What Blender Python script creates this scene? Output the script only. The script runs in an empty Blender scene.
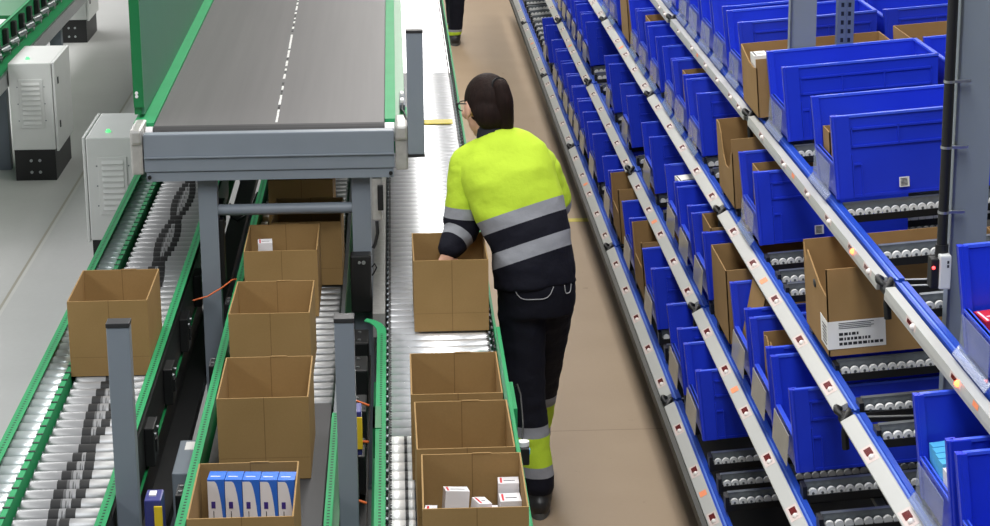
import bpy, bmesh, math, random
from mathutils import Vector, Matrix, noise
random.seed(7)
C = bpy.context.scene.collection
PI = math.pi
rad = math.radians

# ------------------------------------------------------------------ materials
def lin(c):
    c = c / 255.0
    return c / 12.92 if c <= 0.04045 else ((c + 0.055) / 1.055) ** 2.4
def rgb(r, g, b): return (lin(r), lin(g), lin(b), 1.0)

class NT:
    def __init__(s, name):
        s.m = bpy.data.materials.new(name); s.m.use_nodes = True
        s.t = s.m.node_tree; s.b = s.t.nodes['Principled BSDF']
    def n(s, kind, **kw):
        o = s.t.nodes.new(kind)
        for k, v in kw.items(): setattr(o, k, v)
        return o
    def l(s, a, b): s.t.links.new(a, b)
    def math(s, op, a, b=None, c=None):
        o = s.n('ShaderNodeMath', operation=op)
        for i, v in enumerate((a, b, c)):
            if v is None: continue
            if isinstance(v, (int, float)): o.inputs[i].default_value = v
            else: s.l(v, o.inputs[i])
        return o.outputs[0]
    def mix(s, fac, a, b):
        o = s.n('ShaderNodeMix', data_type='RGBA')
        if isinstance(fac, (int, float)): o.inputs[0].default_value = fac
        else: s.l(fac, o.inputs[0])
        for sock, v in ((o.inputs[6], a), (o.inputs[7], b)):
            if isinstance(v, tuple): sock.default_value = v
            else: s.l(v, sock)
        return o.outputs[2]
    def noise(s, scale, coord='Object', detail=3.0, vec=None):
        tc = s.n('ShaderNodeTexCoord'); nz = s.n('ShaderNodeTexNoise')
        nz.inputs['Scale'].default_value = scale; nz.inputs['Detail'].default_value = detail
        s.l(vec if vec else tc.outputs[coord], nz.inputs['Vector'])
        return nz.outputs['Fac']
    def obj_xyz(s):
        tc = s.n('ShaderNodeTexCoord'); sp = s.n('ShaderNodeSeparateXYZ'); s.l(tc.outputs['Object'], sp.inputs[0]); return sp.outputs
    def pos_xyz(s):
        g = s.n('ShaderNodeNewGeometry'); sp = s.n('ShaderNodeSeparateXYZ'); s.l(g.outputs['Position'], sp.inputs[0]); return sp.outputs
    def bump(s, h, strength, dist=0.01):
        b = s.n('ShaderNodeBump'); b.inputs['Strength'].default_value = strength; b.inputs['Distance'].default_value = dist
        s.l(h, b.inputs['Height']); s.l(b.outputs[0], s.b.inputs['Normal'])
    def base(s, v):
        if isinstance(v, tuple): s.b.inputs['Base Color'].default_value = v
        else: s.l(v, s.b.inputs['Base Color'])
        return s
    def set(s, rough=.5, metal=0.0, spec=.5, coat=0.0):
        s.b.inputs['Roughness'].default_value = rough; s.b.inputs['Metallic'].default_value = metal
        s.b.inputs['Specular IOR Level'].default_value = spec; s.b.inputs['Coat Weight'].default_value = coat
        return s

def simple(name, c, rough=.5, metal=0.0, spec=.5, var=.06, scale=9.0, coat=0.0):
    t = NT(name)
    d = tuple(max(0.0, x * (1 - 2.2 * var)) for x in c[:3]) + (1.0,)
    u = tuple(min(1.0, x * (1 + 2.2 * var)) for x in c[:3]) + (1.0,)
    t.base(t.mix(t.noise(scale), d, u)); t.set(rough, metal, spec, coat)
    return t.m

def glow(name, c, strength):
    t = NT(name); t.base(c); t.b.inputs['Emission Color'].default_value = c; t.b.inputs['Emission Strength'].default_value = strength
    return t.m

M = {}
def mats():
    M['green'] = simple('green_paint', rgb(44, 146, 92), .55, spec=.25, var=.05)
    M['green_dark'] = simple('dark_green_paint', rgb(20, 112, 62), .4, var=.05)
    M['panel_green'] = simple('side_panel_green', rgb(54, 112, 86), .5, var=.03)
    M['grey'] = simple('grey_blue_paint', rgb(124, 132, 141), .42, var=.03)
    M['grey_dark'] = simple('dark_grey_paint', rgb(92, 100, 110), .45, var=.04)
    M['black'] = simple('black_plastic', rgb(15, 15, 16), .5, var=.2)
    M['black_soft'] = simple('black_rubber', rgb(20, 20, 21), .8, var=.2)
    M['cap'] = simple('post_cap_black', rgb(38, 38, 40), .5)
    M['white_cab'] = simple('pale_grey_cabinet_paint', rgb(206, 207, 205), .4, var=.02)
    M['steel'] = simple('galvanised_steel', rgb(172, 175, 176), .35, metal=.9, var=.08, scale=30)
    M['steel_dark'] = simple('dark_steel_profile', rgb(118, 124, 128), .38, metal=.7, var=.1, scale=25)
    M['cast'] = simple('cast_aluminium', rgb(196, 194, 190), .42, metal=.65, var=.1, scale=40)
    M['wheel'] = simple('white_nylon_wheel', rgb(224, 224, 222), .35, var=.02)
    M['blue_rail'] = simple('blue_anodised_rail', rgb(36, 78, 188), .3, metal=.2, var=.04)
    M['blue_rail_light'] = simple('light_blue_rail_edge', rgb(108, 142, 222), .3, metal=.2, var=.04)
    M['rail_white'] = simple('white_aluminium_rail', rgb(172, 172, 168), .4, var=.02)
    M['sticker'] = simple('pink_sticker', rgb(196, 180, 174), .5, var=.03)
    M['orange_sticker'] = simple('orange_sticker', rgb(240, 140, 92), .5, var=.03)
    M['window_red'] = simple('dark_red_display', rgb(96, 18, 20), .2, var=.1)
    M['button'] = simple('white_push_button', rgb(232, 226, 220), .3, var=.01)
    M['led'] = glow('lit_red_button', (1.0, .10, .03, 1), 9.0)
    M['led_small'] = glow('small_red_led', (1.0, .05, .05, 1), 6.0)
    M['led_green'] = glow('green_indicator', (.15, .9, .3, 1), .8)
    M['card'] = simple('grey_label_card', rgb(150, 147, 140), .45, var=.07, scale=18, coat=.4)
    M['edge_bar'] = simple('dark_olive_bar', rgb(66, 66, 60), .6)
    M['paper'] = simple('white_paper', rgb(232, 230, 226), .6, var=.02)
    M['ink'] = simple('black_print', rgb(40, 40, 42), .6)
    M['red_print'] = simple('red_print', rgb(205, 40, 52), .5)
    M['purple_print'] = simple('purple_print', rgb(60, 44, 130), .5)
    M['box_blue'] = simple('blue_printed_card', rgb(46, 108, 206), .35, var=.06)
    M['box_cyan'] = simple('pale_blue_card', rgb(86, 178, 226), .4, var=.05)
    M['box_white'] = simple('white_printed_card', rgb(226, 224, 226), .4, var=.02)
    M['orange_cable'] = simple('orange_cable', rgb(214, 104, 50), .5)
    M['yellow'] = simple('yellow_plastic', rgb(222, 190, 40), .45)
    M['sensor_blue'] = simple('sensor_blue', rgb(52, 54, 120), .4)
    M['tape'] = simple('yellow_tape', rgb(196, 180, 62), .5, var=.05)
    M['skin'] = simple('skin', rgb(214, 166, 140), .5, var=.04, scale=20)
    M['lips'] = simple('lips', rgb(176, 96, 88), .45)
    M['eye'] = simple('eye_white', rgb(236, 234, 230), .2)
    M['iris'] = simple('eye_iris', rgb(60, 42, 30), .2)
    M['trouser_thread'] = simple('pale_pocket_piping', rgb(168, 168, 170), .5)
    M['boot'] = simple('black_boot_leather', rgb(30, 29, 29), .45, var=.15)
    M['sole'] = simple('dark_grey_sole', rgb(78, 78, 76), .7)
    M['seam_white'] = simple('pale_belt_lacing', rgb(226, 226, 224), .5)
    # cardboard, with the scored lines of the carton
    t = NT('cardboard')
    x, y, z = t.obj_xyz()
    f = t.noise(7.0); fine = t.noise(160.0)
    col = t.mix(f, rgb(144, 115, 71), rgb(162, 131, 86))
    col = t.mix(t.math('MULTIPLY', fine, .25), col, rgb(112, 86, 50))
    vline = t.math('LESS_THAN', t.math('ABSOLUTE', t.math('SUBTRACT', x, .003)), .0011)
    hline = t.math('LESS_THAN', t.math('ABSOLUTE', t.math('SUBTRACT', z, .062)), .0010)
    ln = t.math('MAXIMUM', vline, t.math('MULTIPLY', hline, .6))
    t.base(t.mix(t.math('MULTIPLY', ln, .6), col, rgb(96, 68, 38))); t.set(.82, spec=.25)
    t.bump(t.math('SUBTRACT', t.math('MULTIPLY', fine, .2), ln), .25, .002)
    M['card_brown'] = t.m
    t = NT('plain_cardboard'); f = t.noise(8.0)
    t.base(t.mix(f, rgb(140, 110, 70), rgb(160, 128, 86))); t.set(.85, spec=.2)
    M['card_plain'] = t.m
    # bin plastic
    t = NT('blue_bin_plastic'); f = t.noise(5.0)
    t.base(t.mix(f, rgb(27, 49, 192), rgb(37, 64, 212))); t.set(.34, spec=.45)
    t.bump(t.noise(300.0), .04, .001)
    M['bin'] = t.m
    M['lit_bin_rim'] = simple('lit_blue_bin_rim', rgb(62, 92, 226), .3, var=.02)  # lighter blue paints in the lit edges of the rims
    # clear label sleeve
    t = NT('clear_label_sleeve')
    tr = t.n('ShaderNodeBsdfTransparent'); tr.inputs[0].default_value = (.93, .95, .98, 1)
    t.base(rgb(176, 184, 200)); t.set(.15, coat=.6)
    mx = t.n('ShaderNodeMixShader'); mx.inputs[0].default_value = .34
    t.l(tr.outputs[0], mx.inputs[1]); t.l(t.b.outputs[0], mx.inputs[2])
    t.l(mx.outputs[0], t.t.nodes['Material Output'].inputs[0]); M['sleeve'] = t.m
    # rollers
    t = NT('polished_roller'); x, y, z = t.obj_xyz()
    st = t.noise(60.0)
    t.base(t.mix(st, rgb(214, 216, 219), rgb(240, 241, 243))); t.set(.27, metal=.62); M['roller'] = t.m
    M['roller_white'] = simple('white_sleeved_roller', rgb(236, 236, 234), .35, metal=.15, var=.02)
    M['roller_side'] = simple('bright_side_roller', rgb(206, 214, 214), .3, metal=.35, var=.02)
    t = NT('grey_roller'); st = t.noise(45.0)
    t.base(t.mix(st, rgb(120, 121, 122), rgb(150, 150, 150))); t.set(.32, metal=.85); M['roller_grey'] = t.m
    # left conveyor roller with worn black sleeves whose two bands wander along the line
    t = NT('roller_with_black_sleeves')
    x, y, z = t.pos_xyz(); oi = t.n('ShaderNodeObjectInfo'); sp = t.n('ShaderNodeSeparateXYZ'); t.l(oi.outputs['Location'], sp.inputs[0])
    yy = sp.outputs[1]
    a = t.math('ADD', t.math('MULTIPLY', t.math('ABSOLUTE', t.math('SINE', t.math('MULTIPLY', t.math('SUBTRACT', yy, 8.0), 4.7))), .022), .009)
    d = t.math('ABSOLUTE', t.math('ADD', x, .915))
    blk = t.math('LESS_THAN', t.math('ABSOLUTE', t.math('SUBTRACT', d, a)), .0135)
    tc = t.n('ShaderNodeTexCoord'); mp = t.n('ShaderNodeMapping'); mp.inputs['Scale'].default_value = (120, 6, 6); t.l(tc.outputs['Object'], mp.inputs[0])
    wn = t.noise(1.0, vec=mp.outputs[0])
    worn = t.math('MULTIPLY', t.math('LESS_THAN', d, a), t.math('GREATER_THAN', wn, .50))
    msk = t.math('MAXIMUM', blk, t.math('MULTIPLY', worn, .7))
    t.base(t.mix(msk, rgb(150, 150, 151), rgb(16, 16, 17)))
    inv = t.math('SUBTRACT', 1.0, msk); t.l(t.math('MULTIPLY', inv, .22), t.b.inputs['Metallic'])
    t.l(t.math('ADD', t.math('MULTIPLY', msk, .3), .33), t.b.inputs['Roughness'])
    M['roller_left'] = t.m
    # perforated green flange (object origin on the flange's centre line)
    t = NT('perforated_green_flange'); x, y, z = t.obj_xyz()
    fr = t.math('FRACT', t.math('MULTIPLY', y, 1 / .021))
    h = t.math('MULTIPLY', t.math('LESS_THAN', t.math('ABSOLUTE', t.math('SUBTRACT', fr, .5)), .24), t.math('LESS_THAN', t.math('ABSOLUTE', x), .0036))
    col = t.mix(t.noise(6.0), rgb(34, 132, 80), rgb(46, 150, 94))
    t.base(t.mix(h, col, rgb(14, 52, 34))); t.set(.55, spec=.25); M['perf'] = t.m
    # belt
    t = NT('grey_conveyor_belt'); x, y, z = t.obj_xyz()
    tc = t.n('ShaderNodeTexCoord'); mp = t.n('ShaderNodeMapping'); mp.inputs['Scale'].default_value = (26, .6, 1); t.l(tc.outputs['Object'], mp.inputs[0])
    f = t.noise(1.0, vec=mp.outputs[0])
    t.base(t.mix(f, rgb(84, 82, 83), rgb(100, 98, 98))); t.set(.5, spec=.3)
    sc = t.math('LESS_THAN', t.math('ABSOLUTE', t.math('ADD', x, .418)), .0016)
    M['belt'] = t.m
    M['belt_dark'] = simple('black_belt', rgb(44, 44, 46), .6, var=.1)
    # upright column with slots
    t = NT('slotted_upright'); x, y, z = t.obj_xyz()
    fr = t.math('FRACT', t.math('MULTIPLY', z, 1 / .03))
    h = t.math('MULTIPLY', t.math('LESS_THAN', t.math('ABSOLUTE', t.math('SUBTRACT', fr, .5)), .25), t.math('LESS_THAN', t.math('ABSOLUTE', t.math('SUBTRACT', t.math('ABSOLUTE', x), .012)), .005))
    t.base(t.mix(h, rgb(104, 116, 138), rgb(30, 34, 44))); t.set(.4, metal=.3); M['slotted'] = t.m
    # floors
    t = NT('pale_concrete'); x, y, z = t.pos_xyz()
    f = t.noise(1.3, detail=6.0); g = t.noise(38.0)
    col = t.mix(f, rgb(166, 166, 164), rgb(190, 190, 188)); col = t.mix(t.math('MULTIPLY', g, .25), col, rgb(150, 149, 146))
    jx = t.math('ADD', x, t.math('ADD', 1.915, t.math('MULTIPLY', y, -.0015)))
    joint = t.math('LESS_THAN', t.math('ABSOLUTE', jx), .007); edge = t.math('LESS_THAN', t.math('ABSOLUTE', t.math('ADD', jx, -.016)), .008)
    col = t.mix(t.math('MULTIPLY', edge, .25), col, rgb(212, 210, 202)); col = t.mix(t.math('MULTIPLY', joint, .6), col, rgb(132, 124, 100))
    t.base(col); t.set(.5, spec=.4); M['concrete'] = t.m
    t = NT('brown_aisle_board'); x, y, z = t.pos_xyz()
    f = t.noise(2.2, detail=5.0); g = t.noise(70.0)
    col = t.mix(f, rgb(152, 131, 107), rgb(168, 147, 122)); col = t.mix(t.math('MULTIPLY', g, .2), col, rgb(140, 118, 94))
    sm = t.math('LESS_THAN', t.math('ABSOLUTE', t.math('SUBTRACT', y, 8.07)), .0035)
    col = t.mix(t.math('MULTIPLY', sm, .55), col, rgb(92, 74, 56)); sp2 = t.noise(15.0)
    col = t.mix(t.math('MULTIPLY', t.math('GREATER_THAN', sp2, .73), .35), col, rgb(104, 84, 64))
    t.base(col); t.set(.55, spec=.35); M['board'] = t.m
    M['shaded_floor'] = simple('concrete_in_rack_shade', rgb(46, 44, 42), .8, var=.1)  # concrete coloured dark for the shade under the rack
    M['wall'] = simple('plain_wall_paint', rgb(196, 198, 200), .8, var=.02)
    # hair
    t = NT('dark_brown_hair'); tc = t.n('ShaderNodeTexCoord'); mp = t.n('ShaderNodeMapping'); mp.inputs['Scale'].default_value = (130, 130, 9); t.l(tc.outputs['Object'], mp.inputs[0])
    f = t.noise(1.0, vec=mp.outputs[0]); t.base(t.mix(f, rgb(18, 12, 11), rgb(44, 30, 26))); t.set(.65, spec=.12); t.bump(f, .6, .004); M['hair'] = t.m
    # hi-vis cloth: bands by the stored coordinate (0 hem .. 1 top; sleeves and legs have their own)
    def banded(name, stops, wr=(18, .35)):
        t = NT(name); at = t.n('ShaderNodeAttribute', attribute_name='band')
        cr = t.n('ShaderNodeValToRGB'); cr.color_ramp.interpolation = 'CONSTANT'
        e = cr.color_ramp.elements
        while len(e) > 1: e.remove(e[-1])
        e[0].position = 0.0; e[0].color = stops[0][1]
        for p, c in stops[1:]:
            k = e.new(p); k.color = c
        t.l(at.outputs['Fac'], cr.inputs[0])
        f = t.noise(wr[0], detail=4.0); g = t.noise(420.0)
        dk = t.n('ShaderNodeMix', data_type='RGBA', blend_type='MULTIPLY'); dk.inputs[0].default_value = .35
        t.l(cr.outputs[0], dk.inputs[6]); t.l(t.mix(g, (.7, .7, .7, 1), (1, 1, 1, 1)), dk.inputs[7])
        t.base(dk.outputs[2]); t.set(.8, spec=.25); t.bump(t.math('ADD', f, t.math('MULTIPLY', g, .08)), wr[1], .02)
        return t.m
    Yl, Gr, Nv = rgb(192, 222, 60), rgb(146, 148, 154), rgb(14, 15, 28)
    M['jacket'] = banded('hi_vis_jacket_cloth', [(0, Nv), (.175, Gr), (.27, Nv), (.395, Gr), (.485, Yl)])
    M['sleeve_cloth'] = banded('hi_vis_sleeve_cloth', [(0, Nv), (.09, Gr), (.19, Nv), (.40, Gr), (.52, Yl)])
    M['trousers'] = banded('navy_work_trousers_cloth', [(0, Nv), (.085, Gr), (.135, Yl), (.275, Gr), (.325, rgb(16, 17, 28))])
mats()

# ------------------------------------------------------------------ mesh tools
class MB:
    def __init__(s): s.v = []; s.f = []; s.mi = []; s.sm = []
    def add(s, vs, fs, mi=0, sm=False):
        o = len(s.v); s.v += [tuple(v) for v in vs]
        for f in fs: s.f.append(tuple(i + o for i in f)); s.mi.append(mi); s.sm.append(sm)
        return s
    def box(s, a, b, mi=0, mat=None):
        (x0, y0, z0), (x1, y1, z1) = a, b
        vs = [Vector(p) for p in ((x0,y0,z0),(x1,y0,z0),(x1,y1,z0),(x0,y1,z0),(x0,y0,z1),(x1,y0,z1),(x1,y1,z1),(x0,y1,z1))]
        if mat: vs = [mat @ v for v in vs]
        return s.add(vs, [(0,3,2,1),(4,5,6,7),(0,1,5,4),(1,2,6,5),(2,3,7,6),(3,0,4,7)], mi)
    def bbox(s, a, b, bev=.004, mi=0, mat=None):          # box with chamfered edges
        bm = bmesh.new(); bmesh.ops.create_cube(bm, size=1)
        c = [(a[i] + b[i]) / 2 for i in range(3)]; d = [b[i] - a[i] for i in range(3)]
        for v in bm.verts: v.co = Vector([c[i] + v.co[i] * d[i] for i in range(3)])
        bmesh.ops.bevel(bm, geom=bm.edges[:], offset=min(bev, min(d) * .45), segments=2, affect='EDGES', profile=.6)
        return s.bm(bm, mi, mat)
    def bm(s, bm, mi=0, mat=None, sm=False):
        bm.verts.ensure_lookup_table(); bm.verts.index_update()
        vs = [(mat @ v.co if mat else v.co.copy()) for v in bm.verts]
        s.add(vs, [[v.index for v in f.verts] for f in bm.faces], mi, sm); bm.free(); return s
    def cyl(s, p, q, r, n=14, mi=0, r2=None, caps=True):
        p, q = Vector(p), Vector(q); d = (q - p).normalized()
        a = d.orthogonal().normalized(); b = d.cross(a); r2 = r if r2 is None else r2
        vs = [p + (a * math.cos(2*PI*i/n) + b * math.sin(2*PI*i/n)) * r for i in range(n)] + [q + (a * math.cos(2*PI*i/n) + b * math.sin(2*PI*i/n)) * r2 for i in range(n)]
        s.add(vs, [(i, (i+1) % n, n + (i+1) % n, n + i) for i in range(n)], mi, True)
        if caps: s.add(vs, [tuple(range(n-1, -1, -1)), tuple(range(n, 2*n))], mi)
        return s
    def tube(s, pts, r, n=8, mi=0):
        pts = [Vector(p) for p in pts]; rs = r if isinstance(r, (list, tuple)) else [r] * len(pts)
        rings = []; a = None
        for i, p in enumerate(pts):
            d = (pts[min(i+1, len(pts)-1)] - pts[max(i-1, 0)]).normalized()
            a = d.orthogonal().normalized() if a is None else (a - d * a.dot(d)).normalized()
            b = d.cross(a)
            rings.append([p + (a * math.cos(2*PI*k/n) + b * math.sin(2*PI*k/n)) * rs[i] for k in range(n)])
        return s.loft(rings, mi)
    def loft(s, rings, mi=0, caps=True, sm=True):
        n = len(rings[0]); vs = [v for r in rings for v in r]; fs = []
        for j in range(len(rings) - 1):
            for i in range(n): fs.append((j*n+i, j*n+(i+1) % n, (j+1)*n+(i+1) % n, (j+1)*n+i))
        s.add(vs, fs, mi, sm)
        if caps: s.add(vs, [tuple(range(n-1, -1, -1)), tuple(range((len(rings)-1)*n, len(rings)*n))], mi, sm)
        return s
    def ball(s, c, r, mi=0, seg=12, mat=None):
        bm = bmesh.new(); bmesh.ops.create_uvsphere(bm, u_segments=seg, v_segments=max(6, seg * 2 // 3), radius=1)
        r = r if isinstance(r, (tuple, list)) else (r, r, r)
        for v in bm.verts:
            w = Vector((v.co.x * r[0], v.co.y * r[1], v.co.z * r[2]))
            v.co = (mat @ w if mat else w) + Vector(c)
        return s.bm(bm, mi, None, True)
    def prism(s, prof, y0, y1, mi=0):                       # profile in x,z swept along y
        n = len(prof); vs = [(x, y0, z) for x, z in prof] + [(x, y1, z) for x, z in prof]
        return s.add(vs, [(i, (i+1) % n, n+(i+1) % n, n+i) for i in range(n)] + [tuple(range(n-1, -1, -1)), tuple(range(n, 2*n))], mi)
    def mesh(s, name, ms):
        me = bpy.data.meshes.new(name); me.from_pydata(s.v, [], s.f)
        for m in ms if isinstance(ms, (list, tuple)) else [ms]: me.materials.append(M[m])
        for p, i, q in zip(me.polygons, s.mi, s.sm): p.material_index = i; p.use_smooth = q
        bm = bmesh.new(); bm.from_mesh(me); bmesh.ops.recalc_face_normals(bm, faces=bm.faces[:]); bm.to_mesh(me); bm.free()
        me.update(); return me
    def build(s, name, ms, parent=None, loc=(0, 0, 0)):
        o = bpy.data.objects.new(name, s.mesh(name, ms)); C.objects.link(o); o.location = loc
        if parent: o.parent = parent
        return o

def tag(o, label, cat, group=None):
    o['label'] = label; o['category'] = cat
    if group: o['group'] = group
    return o
def thing(name, label, cat, loc=(0, 0, 0), group=None):
    o = bpy.data.objects.new(name, None); C.objects.link(o); o.location = loc; o.empty_display_size = .1
    return tag(o, label, cat, group)
def struct(o): o['kind'] = 'structure'; return o
def inst(name, me, parent=None, loc=(0, 0, 0), rot=(0, 0, 0)):
    o = bpy.data.objects.new(name, me); C.objects.link(o); o.location = loc; o.rotation_euler = rot
    if parent: o.parent = parent
    return o
def dup(root, loc, rot=None):
    r = root.copy(); C.objects.link(r); r.location = loc
    if rot is not None: r.rotation_euler = rot
    for ch in list(root.children):
        c = ch.copy(); C.objects.link(c); c.parent = r
        for g in list(ch.children):
            d = g.copy(); C.objects.link(d); d.parent = c
    return r
ORD = ['first', 'second', 'third', 'fourth', 'fifth', 'sixth', 'seventh', 'eighth', 'ninth', 'tenth', 'eleventh', 'twelfth', 'thirteenth', 'fourteenth', 'fifteenth', 'sixteenth', 'seventeenth', 'eighteenth']

# ------------------------------------------------------------------ the setting
struct(MB().box((-9, -2, -.1), (.33, 34, 0)).build('floor', 'concrete'))
struct(MB().box((.33, -2, -.1), (1.04, 34, .001)).build('floor_aisle', 'board'))
struct(MB().box((1.04, -2, -.1), (7, 34, 0)).build('floor_right', 'shaded_floor'))
struct(MB().box((-9.1, -2, 0), (-9, 34, 7)).build('wall_left', 'wall'))
struct(MB().box((7, -2, 0), (7.1, 34, 7)).build('wall_right', 'wall'))
struct(MB().box((-9, 34, 0), (7, 34.1, 7)).build('wall_back', 'wall'))
tag(MB().box((.80, 11.40, .001), (1.03, 11.47, .0025)).build('floor_tape', 'tape'), 'short yellow tape strip on the brown aisle floor beside the blue bin rack', 'tape')

# ------------------------------------------------------------------ conveyors
def roller_mesh(name, L, r, ms, rings=(), grooves=()):
    m = MB(); prof = [(0, r * .55), (.004, r * .9), (.007, r)]
    for g in grooves: prof += [(g - .006, r), (g - .004, r * .86), (g + .004, r * .86), (g + .006, r)]
    prof += [(L - .007, r), (L - .004, r * .9), (L, r * .55)]
    n = 20
    m.loft([[(x, math.cos(2*PI*k/n) * q, math.sin(2*PI*k/n) * q) for k in range(n)] for x, q in prof])
    m.cyl((-.006, 0, 0), (L + .006, 0, 0), r * .3, 8, 1)
    for g in rings: m.cyl((g - .004, 0, 0), (g + .004, 0, 0), r * 1.01, 16, 2)
    return m.mesh(name, ms)

PITCH = .0717
def flange(name, x0, x1, y0, y1, z, parent, mat='perf', t=.003, loc=None):
    cx = (x0 + x1) / 2
    m = MB().box((x0 - cx, 0, z - t), (x1 - cx, y1 - y0, z))
    return m.build(name, mat, parent, (cx, y0, 0))
def legs(root, xs, ys, z1, w=.03):
    for x in xs:
        for y in ys:
            lg = MB().box((x - w/2, y - w/2, .012), (x + w/2, y + w/2, z1)).box((x - w, y - w, 0), (x + w, y + w, .012)).build('leg', 'grey_dark', root)

# --- bright conveyor in the middle
rc = thing('roller_conveyor', 'bright steel roller conveyor with green edge running between belt and worker', 'conveyor')
rm_far = roller_mesh('roller', .337, .025, ['roller', 'steel_dark', 'black'], rings=(.006, .33))
rm_near = roller_mesh('roller', .337, .025, ['roller_white', 'steel_dark', 'black'], rings=(.006, .05, .076), grooves=(.05, .076))
y = 4.75; k = 0; rest = MB()
while y < 17.5:
    if k < 100: inst('roller', rm_near if y < 5.98 else rm_far, rc, (-.050, y, .725))
    else:
        rest.cyl((-.058, y, .725), (.287, y, .725), .025, 16, 0); rest.cyl((-.05, y, .725), (-.042, y, .725), .0258, 12, 1).cyl((.276, y, .725), (.284, y, .725), .0258, 12, 1)
    y += PITCH; k += 1
o = rest.build('roller_row', ['roller', 'black'], rc); o['kind'] = 'stuff'
# left side: perforated green channel near, chamfered where it starts, then a grey guard plate
flange('top_flange', -.086, -.056, 4.6, 6.86, .79, rc)
m = MB().loft([[(a, b, .787), (a + c, b + d, .787), (a + c, b + d, .79), (a, b, .79)] for a, b, c, d in ((-.086, 6.86, .03, 0), (-.088, 6.91, .030, .012), (-.097, 6.955, .026, .02), (-.112, 6.99, .018, .026), (-.130, 7.01, .008, .028))], sm=False)
m.build('corner_flange', 'green', rc)
MB().box((-.068, 4.6, .62), (-.064, 6.86, .787)).box((-.100, 4.6, .62), (-.068, 6.86, .623)).build('side_frame', 'green', rc)
MB().box((-.094, 5.93, .70), (-.087, 6.12, .793)).box((-.094, 5.93, .79), (-.070, 6.12, .793)).build('joint_plate', 'green_dark', rc)
MB().box((-.1045, 7.24, .66), (-.062, 17.5, .745)).build('guard_plate', 'cast', rc)
# right side
MB().box((.300, 4.6, .62), (.303, 17.5, .762)).box((.300, 4.6, .759), (.312, 17.5, .762)).box((.299, 4.6, .62), (.312, 17.5, .623)).build('side_frame', 'green', rc)
m = MB()
for i in range(172): m.box((.2945, 4.77 + i * PITCH, .742), (.2998, 4.77 + i * PITCH + .032, .758))
o = m.build('bearing_strip', 'black', rc); o['kind'] = 'stuff'
MB().bbox((.302, 4.6, .70), (.314, 6.78, .83), .003).build('side_guide', 'green', rc)
br = MB().bbox((.316, 6.05, .72), (.330, 6.30, .80), .003).build('bracket', 'perf', rc)
MB().tube([(.332, 6.28, .79), (.342, 6.27, .80), (.348, 6.2, .79), (.346, 6.05, .75), (.340, 5.98, .73)], .003).build('cable', 'black', br)
sb = MB().bbox((.318, 5.80, .715), (.350, 5.86, .765), .004).build('sensor_box', 'black', rc)
MB().cyl((.334, 5.83, .765), (.334, 5.83, .778), .017, 16).build('sensor_cap', 'box_white', sb)
MB().box((.350, 5.81, .745), (.352, 5.83, .758)).build('sensor_light', 'box_cyan', sb)
legs(rc, (-.045, .29), (5.2, 7.3, 9.6, 12, 14.6, 17), .62)
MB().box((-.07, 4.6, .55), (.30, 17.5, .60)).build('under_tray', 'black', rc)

# --- left conveyor
lc = thing('roller_conveyor', 'left grey roller conveyor with black banded rollers and narrow side rollers', 'conveyor')
rl = roller_mesh('roller', .235, .026, ['roller_left', 'steel_dark'])
rs = roller_mesh('side_roller', .078, .024, ['roller_side', 'steel_dark'])
y = 4.75
for i in range(92):
    inst('roller', rl, lc, (-1.040, y, .724)); inst('side_roller', rs, lc, (-1.1455, y + .02, .738)); y += PITCH
yE = y
MB().box((-1.150, 4.6, .62), (-1.147, yE, .785)).box((-1.150, 4.6, .62), (-1.122, yE, .623)).build('side_frame', 'green_dark', lc)
flange('top_flange', -1.150, -1.122, 4.6, yE, .790, lc)
g = MB().box((-1.068, 4.6, .68), (-1.052, yE, .764)).build('guide_rail', 'green', lc)
m = MB()
for i in range(90): m.box((-1.070, 4.8 + i * PITCH, .7645), (-1.050, 4.8 + i * PITCH + .01, .766))
o = m.build('guide_clip', 'black', g); o['kind'] = 'stuff'
flange('top_flange', -.797, -.768, 4.6, yE, .80, lc)
MB().box((-.797, 4.6, .60), (-.794, yE, .797)).build('side_frame', 'green_dark', lc)
MB().box((-.792, 5.2, .615), (-.772, 9.6, .76)).build('web_shade_strip', 'black', lc)  # black strip colours the shade onto the green web
MB().box((-.794, 4.6, .60), (-.767, yE, .604)).build('lower_flange', 'green_dark', lc)
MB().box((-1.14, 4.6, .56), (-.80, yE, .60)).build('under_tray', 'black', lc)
MB().box((-.795, 4.6, .40), (-.768, 8.3, .44)).box((-.768, 4.6, .40), (-.703, 5.36, .44)).box((-.768, 5.51, .40), (-.717, 8.3, .44)).box((-.795, 8.3, .40), (-.717, 11.0, .44)).box((-.795, 4.6, .44), (-.79, 8.3, .60)).build('shade_tray', 'black', lc)  # black sheets added to darken the gap where the floor lies in shade
legs(lc, (-1.12, -.81), (5.0, 7.0, 9.0, 11), .56)
random.seed(3)
for i in range(7):                                       # drive modules bolted under the right flange
    yy = 5.56 + i * .56
    d = MB().bbox((-.772, yy, .62), (-.742, yy + .11, .74), .004).box((-.742, yy + .02, .66), (-.736, yy + .05, .70)).build('drive_module', 'black', lc)
    for q in (.02, .085): MB().cyl((-.742, yy + q, .715), (-.737, yy + q, .715), .006, 8).build('bolt', 'steel', d)

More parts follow.
